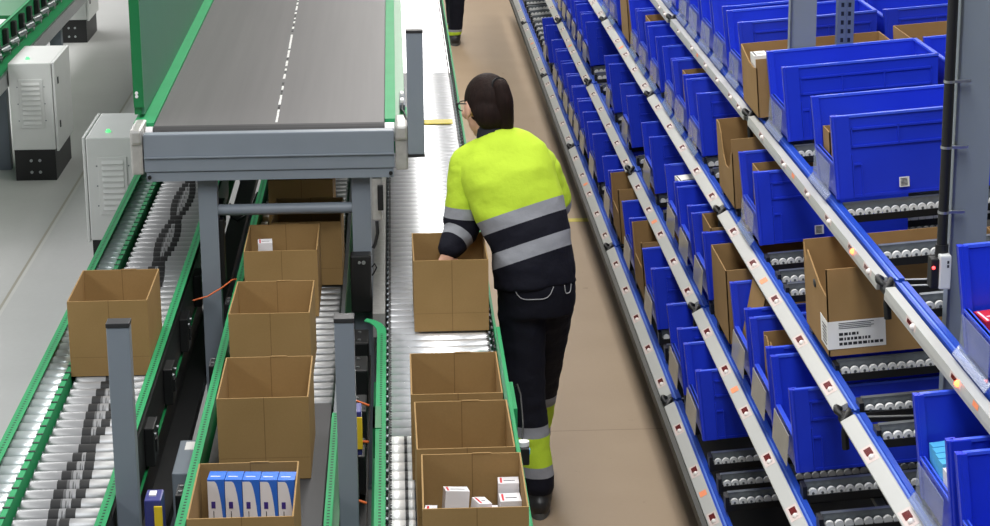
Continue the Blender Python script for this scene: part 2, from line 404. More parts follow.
# --- middle conveyor under the belt
mc = thing('roller_conveyor', 'dark narrow roller conveyor passing under the grey belt between the support posts', 'conveyor')
rk = roller_mesh('roller', .345, .024, ['roller_grey', 'steel_dark'])
y = 6.34
for i in range(66): inst('roller', rk, mc, (-.560, y, .726)); y += PITCH
yE2 = y
flange('top_flange', -.592, -.566, 4.6, yE2, .80, mc)
flange('top_flange', -.213, -.192, 4.6, 6.05, .80, mc)
MB().box((-.213, 6.05, .76), (-.200, yE2, .764)).build('rear_flange', 'steel_dark', mc)
MB().box((-.569, 4.6, .60), (-.566, yE2, .797)).box((-.592, 4.6, .60), (-.566, yE2, .603)).box((-.213, 4.6, .60), (-.210, 6.05, .797)).box((-.213, 6.05, .60), (-.210, yE2, .76)).box((-.213, 4.6, .60), (-.190, yE2, .603)).build('side_frame', 'green_dark', mc)
b = MB().box((-.555, 4.55, .738), (-.222, 6.29, .748)); b.cyl((-.555, 6.285, .724), (-.222, 6.285, .724), .024, 16); b.box((-.555, 4.55, .70), (-.222, 6.28, .71))
b.build('belt', 'belt_dark', mc)
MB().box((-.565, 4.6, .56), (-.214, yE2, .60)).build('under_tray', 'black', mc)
MB().box((-.698, 4.6, .36), (-.60, 7.48, .40)).box((-.64, 7.48, .36), (-.60, 8.3, .40)).build('shade_tray', 'black', mc)  # black fill standing in for the shaded floor left of this conveyor
MB().box((-.208, 5.48, .50), (-.116, 7.35, .56)).build('shade_tray', 'black', mc)  # black fill standing in for shade beside the bright conveyor
legs(mc, (-.58, -.20), (5.1, 6.9, 9.0), .56)
mt = MB().bbox((-.692, 6.08, .44), (-.622, 6.37, .612), .004).build('motor_housing', 'grey', mc)
MB().box((-.672, 6.28, .612), (-.632, 6.35, .6135)).build('rating_label', 'paper', mt)
MB().bbox((-.765, 8.35, .22), (-.615, 10.8, .34), .02).build('shade_block', 'grey_dark', mc)  # grey block added to darken the bright floor in the gap
for yy in (5.48, 6.6, 7.3):
    d = MB().bbox((-.618, yy, .60), (-.594, yy + .09, .775), .004).build('end_bracket', 'black', mc)
    for q in (.025, .065): MB().cyl((-.606, yy + q, .775), (-.606, yy + q, .779), .006, 8).build('bolt', 'steel', d)
MB().tube([(-.588, 7.49, .81), (-.60, 7.48, .812), (-.64, 7.47, .785), (-.69, 7.45, .76), (-.74, 7.43, .752)], .0028).build('orange_cable', 'orange_cable', mc)
MB().tube([(-.60, 8.95, .78), (-.62, 8.9, .74), (-.65, 8.86, .70), (-.68, 8.84, .685), (-.70, 8.86, .69), (-.715, 8.90, .70), (-.72, 9.0, .72)], .004).build('black_cable', 'black', mc)
for i in range(14): MB().bbox((-.556, 8.3 + i * .12, .752), (-.53, 8.34 + i * .12, .775), .002).build('guide_clip', 'cast', mc)
# black boxes and cables between the middle and the bright conveyor
for yy in (5.95, 6.35, 6.75, 7.05):
    d = MB().bbox((-.186, yy, .58), (-.118, yy + .16, .70), .006).build('drive_module', 'black', mc)
    for q in (.03, .12): MB().cyl((-.15, yy + q, .70), (-.15, yy + q, .704), .006, 8).build('bolt', 'steel', d)
for a in ([(-.19, 6.28, .72), (-.15, 6.33, .74), (-.11, 6.34, .72)], [(-.14, 6.17, .705), (-.16, 6.1, .72), (-.14, 6.05, .71), (-.11, 6.07, .70)], [(-.18, 5.5, .72), (-.14, 5.52, .735), (-.11, 5.53, .72)]):
    MB().tube(a, .004).build('orange_cable', 'orange_cable', mc)

# photo sensors
for (x, y0, z, zs, lb) in ((-.652, 5.30, .715, .40, 'blue and yellow photo sensor beside the left conveyor near the front post'), (-.1445, 5.83, .758, .56, 'blue and yellow photo sensor beside the bright conveyor behind the right post')):
    s = thing('photo_sensor', lb, 'sensor', (x, y0, z))
    MB().bbox((-.022, -.03, 0), (.022, .05, .13), .004).build('body', 'sensor_blue', s)
    MB().bbox((.003, -.036, .02), (.024, -.03, .115), .002).build('lens_panel', 'yellow', s)
    MB().box((-.012, .0, .13), (.006, .03, .134)).build('label_patch', 'paper', s)
    MB().box((-.009, .01, zs - z + .001), (.009, .04, 0)).build('stand', 'black', s)

# --- wide belt conveyor
bc = thing('belt_conveyor', 'wide grey belt conveyor on grey legs above the roller lines', 'conveyor')
BZ = lambda y: 1.352 + .014 * (y - 7.57)
m = MB(); n = 10; top = []
yb = 7.575; prof = []
for i in range(n + 1):
    a = PI / 2 + PI * i / n
    prof.append((yb + .045 * math.cos(a), BZ(yb) - .045 + .045 * math.sin(a)))
ring = [(22.5, BZ(22.5))] + prof + [(22.5, BZ(22.5) - .09)]
vs = [(-.862, yy, zz) for yy, zz in ring] + [(-.052, yy, zz) for yy, zz in ring]; q = len(ring)
m.add(vs, [(i, i + 1, q + i + 1, q + i) for i in range(q - 1)], 0, False)
for i_ in range(1, q - 2): m.mi[i_] = 1
m.build('belt', ['belt', 'belt_dark'], bc)
m = MB(); yy = 7.60; i = 0                                 # laced joint running along the belt
while yy < 14:
    x = -.431 - .0113 * (yy - 7.43) ; L = random.uniform(.015, .07)
    if random.random() < .93: m.box((x - .004 + random.uniform(-.001, .001), yy, BZ(yy) + .0003), (x + .004, yy + L, BZ(yy + L) + .0015), 0 if random.random() < .66 else 1)
    yy += L + random.uniform(.001, .008)
o = m.build('belt_lacing', ['seam_white', 'black'], bc); o['kind'] = 'stuff'
m = MB()
for x0, x1 in ((-.935, -.864), (-.050, -.012)):
    m.add([(x0, 7.60, BZ(7.6) - .12), (x1, 7.60, BZ(7.6) - .12), (x1, 22.5, BZ(22.5) - .12), (x0, 22.5, BZ(22.5) - .12), (x0, 7.60, BZ(7.6) + .006), (x1, 7.60, BZ(7.6) + .006), (x1, 22.5, BZ(22.5) + .006), (x0, 22.5, BZ(22.5) + .006)],
          [(0,3,2,1),(4,5,6,7),(0,1,5,4),(1,2,6,5),(2,3,7,6),(3,0,4,7)])
    m2 = MB(); 
m.build('side_frame', 'green', bc)
MB().box((-.012, 7.62, 1.24), (.022, 22.5, 1.345)).build('outer_channel', 'green_dark', bc)
MB().bbox((-.888, 7.455, 1.212), (-.018, 7.50, 1.346), .004).box((-.888, 7.448, 1.262), (-.018, 7.456, 1.266)).build('front_cover', 'grey', bc)
MB().box((-.882, 7.46, 1.178), (-.022, 7.53, 1.210)).cyl((-.872, 7.458, 1.194), (-.872, 7.452, 1.194), .007, 10, 1).cyl((-.032, 7.458, 1.194), (-.032, 7.452, 1.194), .007, 10, 1).build('lower_lip', ['grey', 'black'], bc)
for x0, x1 in ((-.932, -.891), (-.014, .030)):
    MB().bbox((x0, 7.45, 1.205), (x1, 7.57, 1.322), .006).bbox((x0, 7.44, 1.312), (x1, 7.64, 1.365), .01).build('corner_bracket', 'cast', bc)
for x0, x1 in ((-.888, -.864), (-.050, -.016)): MB().cyl((x0, 7.565, 1.318), (x1, 7.565, 1.318), .034, 16).build('bearing', 'box_white', bc)
# side panel on the left of the belt
sp = MB().box((-.914, 7.69, 1.372), (-.905, 22.5, 2.25)).build('side_panel', 'panel_green', bc)
MB().box((-.940, 7.675, 1.40), (-.904, 7.688, 2.25)).box((-.940, 7.688, 1.372), (-.915, 22.5, 2.25)).build('panel_frame', 'green_dark', sp)
MB().cyl((-.928, 7.675, 1.44), (-.928, 7.671, 1.44), .006, 10).cyl((-.928, 7.675, 1.452), (-.928, 7.671, 1.452), .006, 10).build('panel_slot', 'box_white', sp)
for x in (-.6785, -.139):
    lg = MB().box((x - .033, 7.51, .012), (x + .033, 7.575, 1.205)).box((x - .05, 7.49, 0), (x + .05, 7.60, .012)).build('leg', 'grey', bc)
for x in (-.6785, -.139):
    MB().box((x - .033, 13.5, .012), (x + .033, 13.57, 1.30)).build('leg', 'grey', bc)
MB().cyl((-.645, 7.54, 1.052), (-.172, 7.54, 1.052), .020, 14).build('cross_beam', 'grey', bc)
mb = MB().bbox((-.182, 7.44, .69), (-.108, 7.505, .90), .006).build('drive_box', 'black', bc)
MB().cyl((-.135, 7.438, .876), (-.135, 7.432, .876), .007, 8).cyl((-.150, 7.438, .876), (-.150, 7.432, .876), .005, 8).build('bolt', 'steel', mb)
MB().tube([(-.106, 7.47, .85), (-.096, 7.46, .865), (-.09, 7.46, .85), (-.1, 7.46, .83), (-.106, 7.47, .82)], .003).build('cable_loop', 'black', mb)
es = MB().bbox((-.100, 7.47, 1.02), (-.066, 7.52, 1.172), .004).build('sensor_plate', 'cast', bc)
MB().bbox((-.080, 7.45, 1.06), (-.060, 7.47, 1.15), .003).build('sensor_head', 'black', es)
MB().tube([(-.085, 7.46, 1.02), (-.083, 7.45, .98), (-.092, 7.45, .94), (-.1, 7.45, .925)], .006).build('sensor_cable', 'black', es)
MB().cyl((-.640, 7.56, .90), (-.628, 7.56, .90), .012, 10).bbox((-.645, 7.52, .78), (-.628, 7.57, 1.02), .003).build('post_switch', 'black', bc)
# hanging grey bar at the right of the belt
hb = MB().bbox((.030, 7.44, 1.262), (.088, 7.475, 1.688), .003).build('guard_bar', 'grey', bc)
MB().box((.029, 7.438, 1.688), (.089, 7.477, 1.698)).box((.029, 7.438, 1.252), (.089, 7.477, 1.262)).build('end_cap', 'cap', hb)
MB().box((.022, 7.60, 1.25), (.030, 7.95, 1.33)).box((.022, 7.47, 1.30), (.034, 7.62, 1.32)).build('bar_bracket', 'green', bc)
sn = MB().bbox((.004, 7.78, 1.35), (.024, 8.02, 1.372), .003).bbox((.006, 7.8, 1.372), (.02, 7.85, 1.386), .003, 1).bbox((.006, 7.93, 1.372), (.02, 7.98, 1.386), .003, 1).build('belt_sensor', ['grey_dark', 'box_white'], bc)
MB().tube([(.014, 7.8, 1.37), (.012, 7.72, 1.365), (.02, 7.64, 1.37), (.026, 7.56, 1.365), (.028, 7.5, 1.34), (.026, 7.46, 1.3)], .004).build('sensor_cable', 'black', sn)
tag(MB().box((.10, 10.43, .752), (.262, 10.53, .756)).build('marking_strip', 'tape'), 'mustard yellow strip lying across the far bright rollers behind the worker', 'marking strip')

# posts
for x, lb in ((-.7345, 'grey square post with black cap standing beside the left conveyor box'), (-.153, 'grey square post with black cap between the front boxes of two conveyors')):
    p = thing('support_post', lb, 'post', (x, 5.43, 0))
    w = .0295 if x < -.5 else .0255
    MB().bbox((-w, -.024, .010), (w, .024, 1.268), .003).build('column', 'grey', p)
    MB().bbox((-w - .001, -.026, 1.268), (w + .001, .026, 1.280), .002).build('cap', 'cap', p)
    MB().box((-.045, -.05, 0), (.045, .05, .010)).build('base_plate', 'grey_dark', p)

# ------------------------------------------------------------------ cartons on the conveyors
def carton_mesh(w, d, h, t=.004):
    m = MB(); x = w / 2
    m.box((-x, 0, 0), (x, d, t))
    m.box((-x, 0, t), (x, t, h)); m.box((-x, d - t, t), (x, d, h)); m.box((-x, t, t), (-x + t, d - t, h)); m.box((x - t, t, t), (x, d - t, h))
    m.box((.004, d - t - .001, h), (.05, d, h + .002))          # proud edge of the glued joint
    return m.mesh('carton', 'card_brown')
CM = carton_mesh(.25, .37, .246); CM2 = carton_mesh(.25, .37, .236)
G = 'open brown cartons on the conveyors'
def carton(x, y, rz, label, z=.7505):
    o = inst('cardboard_box', CM2 if -.5 < x < 0 else CM, None, (x, y, z), (0, 0, rad(rz))); return tag(o, label, 'cardboard box', G)
carton(.163, 7.000, .3, 'open brown carton on the bright rollers that the worker reaches into')
carton(.142, 5.617, 0, 'open empty carton on the bright rollers, farthest of three nested by the legs')
carton(.152, 5.188, .4, 'open empty carton in the middle of three on the bright rollers')
carton(.161, 4.780, -.3, 'open carton holding small white medicine packs, nearest on the bright rollers')
carton(-.3905, 4.782, .3, 'open carton holding a row of blue and white packs')
carton(-.3870, 5.650, 0, 'open empty carton directly behind the one with blue and white packs')
carton(-.4120, 6.458, -.5, 'open carton third from the front on the middle conveyor, just before the cross beam')
carton(-.4130, 7.205, .3, 'open carton under the cross beam with a small white pack inside')
carton(-.3400, 7.600, 0, 'carton half hidden under the belt behind the cross beam, pushed right')
carton(-.3870, 8.27, 0, 'farthest carton seen in the shade under the grey belt')
carton(-.9245, 6.600, 0, 'single open carton on the left conveyor behind the grey post')

# packs in the near cartons
def pack_row():
    w, d, h = .0430, .058, .222
    for i in range(5):
        m = MB(); x0, x1 = -w / 2 + .0006, w / 2 - .0006
        m.box((x0, 0, 0), (x1, d, h), 0)
        arc = [(x0 + (x1 - x0) * (.42 + .50 * math.sin(a)), h * (1 - .02) * math.cos(a * 1.0)) for a in [PI / 2 * k / 8 for k in range(9)]]
        pts = [(x0, -.0006, 0), (x0 + (x1 - x0) * .92, -.0006, 0)] + [(x, -.0006, max(z, 0)) for x, z in reversed(arc[:-1])] + [(x0, -.0006, h * .98)]
        m.add(pts, [tuple(range(len(pts)))], 1)
        m.box((x0 + .008, -.0012, h * .66), (x0 + .018, -.0006, h * .74), 2)
        m.box((x0 + .012, -.0010, h * .36), (x0 + .014, -.0006, h * .63), 3)
        m.box((x0 + .006, .02, h), (x1 - .012, .024, h + .0006), 1)
        o = m.build('medicine_pack', ['box_blue', 'box_white', 'purple_print', 'ink'], None, (-.4690 + i * .0434, 5.060 - i * .004, .7555))
        o.rotation_euler = (0, 0, rad(-3))
        tag(o, ['leftmost blue and white pack in the front carton', 'blue and white pack second from the left in the front carton', 'middle pack of the blue and white row in the front carton', 'blue and white pack second from the right in the front carton', 'rightmost blue and white pack in the front carton'][i], 'medicine pack', 'blue and white packs in the front carton')
pack_row()
def pack(x, y, z, w, d, h, rot, label, ms=('box_white', 'red_print', 'ink'), deco=True, name='medicine_pack', grp='white packs in the near carton'):
    m = MB(); m.box((-w/2, -d/2, 0), (w/2, d/2, h), 0)
    if deco:
        m.box((-w/2 + .006, -d/2 - .0006, h * .30), (w/2 - .008, -d/2, h * .36), 2); m.box((-w/2 + .006, -d/2 - .0006, h * .44), (w * .1, -d/2, h * .49), 2)
        m.box((-w/2 + .005, -d/2 + .006, h), (-w/2 + .010, d/2 - .006, h + .0006), 1)
        m.box((-w/2 + .014, -d * .1, h), (w/2 - .01, -d * .04, h + .0006), 2)
    o = m.build(name, list(ms), None, (x, y, z)); o.rotation_euler = [rad(a) for a in rot]
    return tag(o, label, 'medicine pack', grp)
zf = .7555
pack(.110, 5.05, zf + .005, .060, .040, .176, (-4, 5, 8), 'white pack with red stripe leaning at left in near carton')
pack(.0585, 5.03, zf, .030, .05, .142, (0, 0, -4), 'low white pack at the left wall of the near carton')
pack(.168, 5.035, zf + .006, .034, .05, .152, (0, 7, 20), 'tilted white pack in the middle of the near carton')
pack(.2115, 5.02, zf, .026, .05, .142, (0, 0, 0), 'lowest white pack right of centre in the near carton')
pack(.2545, 5.110, zf, .052, .045, .182, (0, 0, 0), 'tall white pack at the back right corner of near carton')
pack(.2555, 5.045, zf, .052, .055, .162, (0, 0, 2), 'white pack in front of the tall one at right in near carton')
pack(-.478, 7.43, zf, .05, .06, .208, (0, 0, 4), 'small white pack with red edge inside the carton under the cross beam', grp=None)

# ------------------------------------------------------------------ cabinets
def cabinet(x, y, label, door_right=True, light=True):
    w, d, zb, zt = .250, .62, .185, .70
    c = thing('electrical_cabinet', label, 'cabinet', (x, y, 0))
    MB().bbox((-w/2, 0, zb), (w/2, d, zt), .006).build('housing', 'white_cab', c)
    pl = MB().box((-w/2 + .006, .006, 0), (w/2 - .006, d - .006, zb)).build('plinth', 'black', c)
    for px in (-.025, .025):
        for pz in (.05, .12): MB().cyl((px, .006, pz), (px, .002, pz), .009, 10).build('bolt', 'steel', pl)
    s = 1 if door_right else -1
    x0, x1 = (w/2 + .003, w/2 + .018) if door_right else (-w/2 - .018, -w/2 - .003)
    dr = MB().bbox((x0, .004, zb - .01), (x1, d - .004, zt + .002), .004).build('door', 'white_cab', c)
    for hz in (.32, .58): MB().bbox((x1 - .001 if s > 0 else x0 - .005, .09, hz - .02), (x1 + .005 if s > 0 else x0 + .001, .115, hz + .02), .002).build('latch', 'black', dr)
    v = MB().bbox((-.070, -.005, .315), (.070, .001, .605), .003)
    for i in range(9):
        z0 = .335 + i * .029
        v.loft([[(-.052, -.005, z0), (-.052, -.005, z0 + .020), (-.052, -.012, z0 + .004)], [(.052, -.005, z0), (.052, -.005, z0 + .020), (.052, -.012, z0 + .004)]], sm=False)
    vent = v.build('vent_grille', 'white_cab', c)
    for px in (-.078, .078):
        for pz in (.36, .46, .56): MB().cyl((px, 0, pz), (px, -.003, pz), .004, 8).build('screw', 'steel_dark', vent)
    if light: MB().cyl((-.03, .14, zt), (-.03, .14, zt + .006), .014, 12).cyl((-.03, .14, zt + .006), (-.03, .14, zt + .014), .009, 12).build('indicator', 'led_green', c)
    return c
cabinet(-2.142, 12.65, 'pale grey electrical cabinet on black plinth, nearest the left photo edge')
cabinet(-1.405, 10.50, 'pale grey electrical cabinet touching the left side of the grey belt', False)
cabinet(-2.62, 17.6, 'pale grey electrical cabinet standing farther back by the far green conveyor', True, False)
cabinet(-2.60, 22.9, 'farthest electrical cabinet, only its dark plinth showing at the top')

# far left conveyor
fc = thing('roller_conveyor', 'far green conveyor with black and silver fittings in the top left corner', 'conveyor')
MB().box((-2.372, 11.2, .66), (-2.368, 17.4, .86)).box((-2.372, 11.2, .857), (-2.352, 17.4, .86)).box((-2.368, 11.2, .64), (-2.29, 17.4, .645)).build('side_frame', 'green', fc)
MB().box((-2.84, 11.2, .60), (-2.38, 17.4, .64)).build('under_tray', 'green_dark', fc)
MB().box((-2.86, 11.2, .66), (-2.85, 17.4, .86)).build('side_frame', 'green', fc)
MB().box((-2.845, 12.4, .80), (-2.375, 13.6, .815)).build('white_deck', 'box_white', fc)
MB().box((-2.845, 13.65, .80), (-2.375, 17.3, .83)).build('green_deck', 'green_dark', fc)
MB().box((-2.29, 11.2, .56), (-2.272, 17.4, .645)).build('lower_rail', 'steel', fc)
random.seed(5)
for i in range(16):
    yy = 11.9 + i * .3
    MB().bbox((-2.366, yy, .73), (-2.335, yy + .06, .83), .006).build('motor_block', 'black', fc)
    MB().cyl((-2.345, yy + .12, .73), (-2.30, yy + .15, .75), .022, 12).build('fitting', 'steel', fc)
    MB().cyl((-2.365, yy + .22, .71), (-2.31, yy + .22, .71), .020, 12).build('fitting', 'steel', fc)
for yy in (12.95, 15.2): MB().box((-2.42, yy, 0), (-2.34, yy + .08, .60)).build('leg', 'grey_dark', fc)

# ------------------------------------------------------------------ flow rack
rk_ = thing('flow_rack', 'long four level flow rack with white pick rails and roller tracks right of the aisle', 'rack', (1.3, 7.3, 0))
RO = Vector((-1.3, -7.3, 0))
def rbuild(m, name, ms, parent=None):
    o = m.build(name, ms, parent or rk_, tuple(RO) if parent is None else (0, 0, 0)); return o
JT = {1: (.964, .303), 2: (1.060, .656), 3: (1.145, 1.017), 4: (1.242, 1.369)}
TOP = {1: (.973, .632), 2: (1.069, .958), 3: (1.157, 1.297), 4: (1.254, 1.632)}
ORG = {k: (TOP[k][0] + .018, TOP[k][1] - .2485) for k in TOP}
JY = [3.131, 5.331, 7.531, 9.731, 11.931, 14.131, 16.331, 18.531]
TL = rad(4.2)
lit = {(4, 1, 1), (4, 0, 4)}
for k, (x, z) in JT.items():
    for j in range(len(JY) - 1):
        if k == 4 and j > 4: continue
        y0, y1 = JY[j] + .045, JY[j+1] - .045
        if k < 4: face = [(-.020, -.009), (.013, .010), (.017, .010), (.017, -.009), (-.020, -.013)]
        else: face = [(-.016, -.022), (-.013, -.003), (.006, -.001), (.012, -.001), (.012, -.034), (-.016, -.034)]
        lr = rbuild(MB().prism([(x + a, z + b) for a, b in face], y0, y1), 'light_rail', 'rail_white')
        bl = MB().prism([(x + .018, z + .004), (x + .026, z + .004), (x + .028, z - .001), (x + .034, z - .001), (x + .036, z + .004), (x + .050, z + .004), (x + .050, z - .010), (x + .018, z - .010)], y0 - .03, y1 + .03, 0)
        bl.box((x + .0265, y0 - .03, z - .0008), (x + .0335, y1 + .03, z + .0006), 1)
        rbuild(bl, 'blue_beam', ['blue_rail', 'blue_rail_light'])
        # display windows and buttons on the rail face
        p0, p1 = (Vector((x + face[0][0], 0, z + face[0][1])), Vector((x + face[1][0], 0, z + face[1][1])))
        u = (p1 - p0); ln = u.length; u.normalize(); nrm = Vector((-u.z, 0, u.x))
        offs = [.172, .377, .708, 1.032, 1.441, 1.872] if k == 4 else [.21, .63, 1.05, 1.47, 1.89]
        for i, of in enumerate(offs):
            yc = JY[j] + of
            if yc > 17.3 or yc < 4.1: continue
            def quad(m, a0, a1, ya, yb, hh, mi):
                ps = [p0 + u * a0 * ln, p0 + u * a1 * ln]
                lo = [Vector((p.x, yy, p.z)) for p in ps for yy in (ya, yb)]
                hi = [v + nrm * hh for v in lo]
                vs = [lo[0], lo[1], lo[3], lo[2], hi[0], hi[1], hi[3], hi[2]]
                m.add(vs, [(0,3,2,1),(4,5,6,7),(0,1,5,4),(1,2,6,5),(2,3,7,6),(3,0,4,7)], mi)
            m = MB(); quad(m, .10, .96, yc - .055, yc + .045, .0006, 0); quad(m, .30, .80, yc - .014, yc + .030, .0016, 1)
            d = m.build('display', ['sticker', 'window_red'], lr)
            cb = p0 + u * .55 * ln + nrm * .002; mm = MB().ball((cb.x, yc - .032, cb.z), (.0085, .0085, .0085), 0, 10)
            mm.build('push_button', 'led' if (k, j, i) in lit else 'button', lr)
        if (k + j) % 2 == 0 or j == 1:
            m = MB(); yc = JY[j] + 1.24; q = [p0 + u * .2 * ln + nrm * .0008, p0 + u * .85 * ln + nrm * .0008]
            m.add([(q[0].x, yc, q[0].z), (q[1].x, yc, q[1].z), (q[1].x, yc + .045, q[1].z), (q[0].x, yc + .045, q[0].z)], [(0, 1, 2, 3)])
            m.build('orange_marker', 'orange_sticker', lr)
    for j in range(1, len(JY) - 1):                        # rail joints: end plates and cable loops
        if k == 4 and j > 4: continue
        yj = JY[j]; PL, PD = {1: (.22, .03), 2: (.10, .0055), 3: (.26, .016), 4: (.26, .03)}[k]
        for s, mi in ((-.028, 0), (.028, 0)):
            e = MB().box((x + .052, yj + s - .007, z - PD), (x + PL, yj + s + .007, z - .004), 0).box((x + .052, yj + s - .007, z - .004), (x + PL, yj + s + .004, z - .002), 1)
            rbuild(e, 'end_plate', ['black', 'steel'])
        pts = [(x - .004, yj + .045, z - .006), (x - .016, yj + .03, z + .004), (x - .02, yj + .008, z + .002), (x - .004, yj - .008, z - .01), (x + .012, yj + .004, z + .004), (x + .004, yj - .026, z + .004), (x - .012, yj - .036, z - .01), (x - .004, yj - .05, z - .02)]
        if j >= 3 and k == 2: pts = [(a, b_, c_ + .016) for a, b_, c_ in pts]
        c = MB().tube(pts, .009, 8)
        if j < 3: c.tube([(x + .0, yj - .02, z - .01), (x - .004, yj - .03, z - .05), (x + .0, yj - .03, z - .09)], .010, 8)
        c.bbox((x - .012, yj - .03, z - (.03 if j < 3 else .008)), (x + .03, yj + .03, z - .004), .004)
        rbuild(c, 'cable_loop', 'black')
m = MB().box((.926, 3.0, .255), (.943, 18.6, .288)); rbuild(m, 'lower_edge_bar', 'edge_bar')  # dark bar just below the lowest rail on its aisle side
# uprights: grey front columns and slotted posts
UY = [5.095, 7.314, 9.765, 11.40, 14.02, 16.3]
for i, yy in enumerate(UY):
    m = MB().box((1.333, yy - .018, .012), (1.423, yy + .018, 2.7)).box((1.333, yy - .024, .012), (1.339, yy - .018, 2.7), 1).box((1.32, yy - .03, 0), (1.435, yy + .03, .012))
    if i in (0, 1): rbuild(m, 'upright', ['grey', 'steel_dark'])
    else: rbuild(MB().box((1.72, yy - .022, 0), (1.80, yy + .022, 2.7)), 'upright', 'grey')
m = MB().box((-.028, -.018, 0), (.028, .018, 2.7)).box((-.0005, -.022, 0), (.0005, -.018, 2.7)); o = m.build('slotted_upright', 'slotted', rk_, (1.522 - 1.3, 7.306 - 7.3, 0))
for yy in (5.1, 9.5, 11.7): MB().box((-.028, -.018, 0), (.028, .018, 2.7)).build('slotted_upright', 'slotted', rk_, (2.42 - 1.3, yy - 7.3, 0))
pp = MB().cyl((1.309, 5.055, 1.53), (1.309, 5.055, 2.7), .0125, 12).cyl((1.309, 5.055, 1.51), (1.309, 5.055, 1.54), .016, 12); cd = rbuild(pp, 'conduit', 'black')
for zz in (1.62, 1.78, 1.94): MB().cyl((1.309, 5.055, zz - .003), (1.309, 5.055, zz + .003), .014, 12).box((1.31, 5.05, zz - .003), (1.36, 5.06, zz + .003)).build('cable_tie', 'steel', cd)
cb = rbuild(MB().bbox((1.298, 5.02, 1.435), (1.326, 5.07, 1.520), .004), 'control_box', 'white_cab')
MB().bbox((1.278, 5.025, 1.437), (1.2975, 5.065, 1.510), .003).build('box_cover', 'black', cb)
MB().ball((1.283, 5.022, 1.49), .004).build('red_indicator', 'led_small', cb)
MB().box((1.315, 5.0192, 1.49), (1.320, 5.0198, 1.497)).box((1.315, 5.0192, 1.50), (1.320, 5.0198, 1.507)).build('box_label', 'ink', cb)
# cross beams carrying the tracks
for k, (x, z) in ORG.items():
    for xx in (x + .48, x + 1.02):
        dz = (xx - x) * math.tan(TL)
        rbuild(MB().box((xx, 3.2, z + dz - .078), (xx + .03, 18.4, z + dz - .0635)), 'cross_beam', 'steel_dark')
# roller tracks
TR = {4: [4.42, 4.66, 5.17, 5.65, 6.13, 6.44, 6.93, 7.30, 7.66, 7.90, 8.30, 8.66, 9.02, 9.3],
      3: [4.38, 4.62, 5.15, 5.36, 5.68, 6.02, 6.46, 6.61, 6.82, 7.21, 7.43, 7.76, 8.08, 8.28, 8.70, 9.06, 9.63, 10.05, 10.5, 10.9],
      2: [5.40, 5.64, 6.02, 6.40, 6.78, 7.24, 7.44, 7.86, 8.25, 8.80, 9.08, 9.60, 9.85, 10.2, 10.6, 10.85, 11.3, 11.65, 12.0, 12.2, 12.6],
      1: [5.55, 5.98, 6.40, 6.56, 6.76, 7.12, 7.36, 7.70, 7.96, 8.16, 8.50, 8.97, 9.26, 9.78, 10.1, 10.45, 10.7, 11.2, 11.63, 12.4, 13.0, 13.4, 13.7, 13.9, 14.15, 14.55, 14.75, 14.95, 15.15, 15.35, 15.55, 15.75, 15.95, 16.2, 16.45, 16.7, 17.0]}
wm = MB().cyl((0, -.006, 0), (0, .006, 0), .0125, 14).cyl((0, -.0075, 0), (0, .0075, 0), .004, 8, 1).mesh('wheel', ['wheel', 'steel_dark'])
near = {(4, 5.17): 8, (4, 5.65): 10, (4, 6.13): 17, (4, 6.93): 6, (3, 5.15): 5, (3, 5.36): 5, (3, 5.68): 13, (3, 6.46): 4, (3, 6.61): 4, (3, 6.82): 6, (2, 5.64): 10, (1, 6.40): 4, (1, 6.56): 4, (1, 6.76): 4}
for k in TR:
    x, z = ORG[k]
    for yy in TR[k]:
        L = 1.05
        m = MB().box((0, .012, -.038), (L, .030, -.008), 0).box((0, .008, -.041), (L, .012, -.033), 1).box((0, -.014, -.058), (L, -.009, -.040), 2).box((0, -.014, -.061), (L, .030, -.058), 2).box((-.012, -.016, -.062), (.0, .034, -.012), 2)
        tr = MB(); t = m.build('roller_track', ['steel_dark', 'steel', 'black'], rk_, (x + .022 - 1.3, yy - 7.3, z)); t.rotation_euler = (0, -TL, 0)
        nw = near.get((k, yy), 0)
        for i in range(nw): inst('wheel', wm, t, (.018 + i * .0262, -.001, -.036))
        for i in range(nw, 40): tr.cyl((.018 + i * .0262, -.007, -.036), (.018 + i * .0262, .005, -.036), .0125, 10)
        o = tr.build('wheel_row', 'wheel', t); o['kind'] = 'stuff'

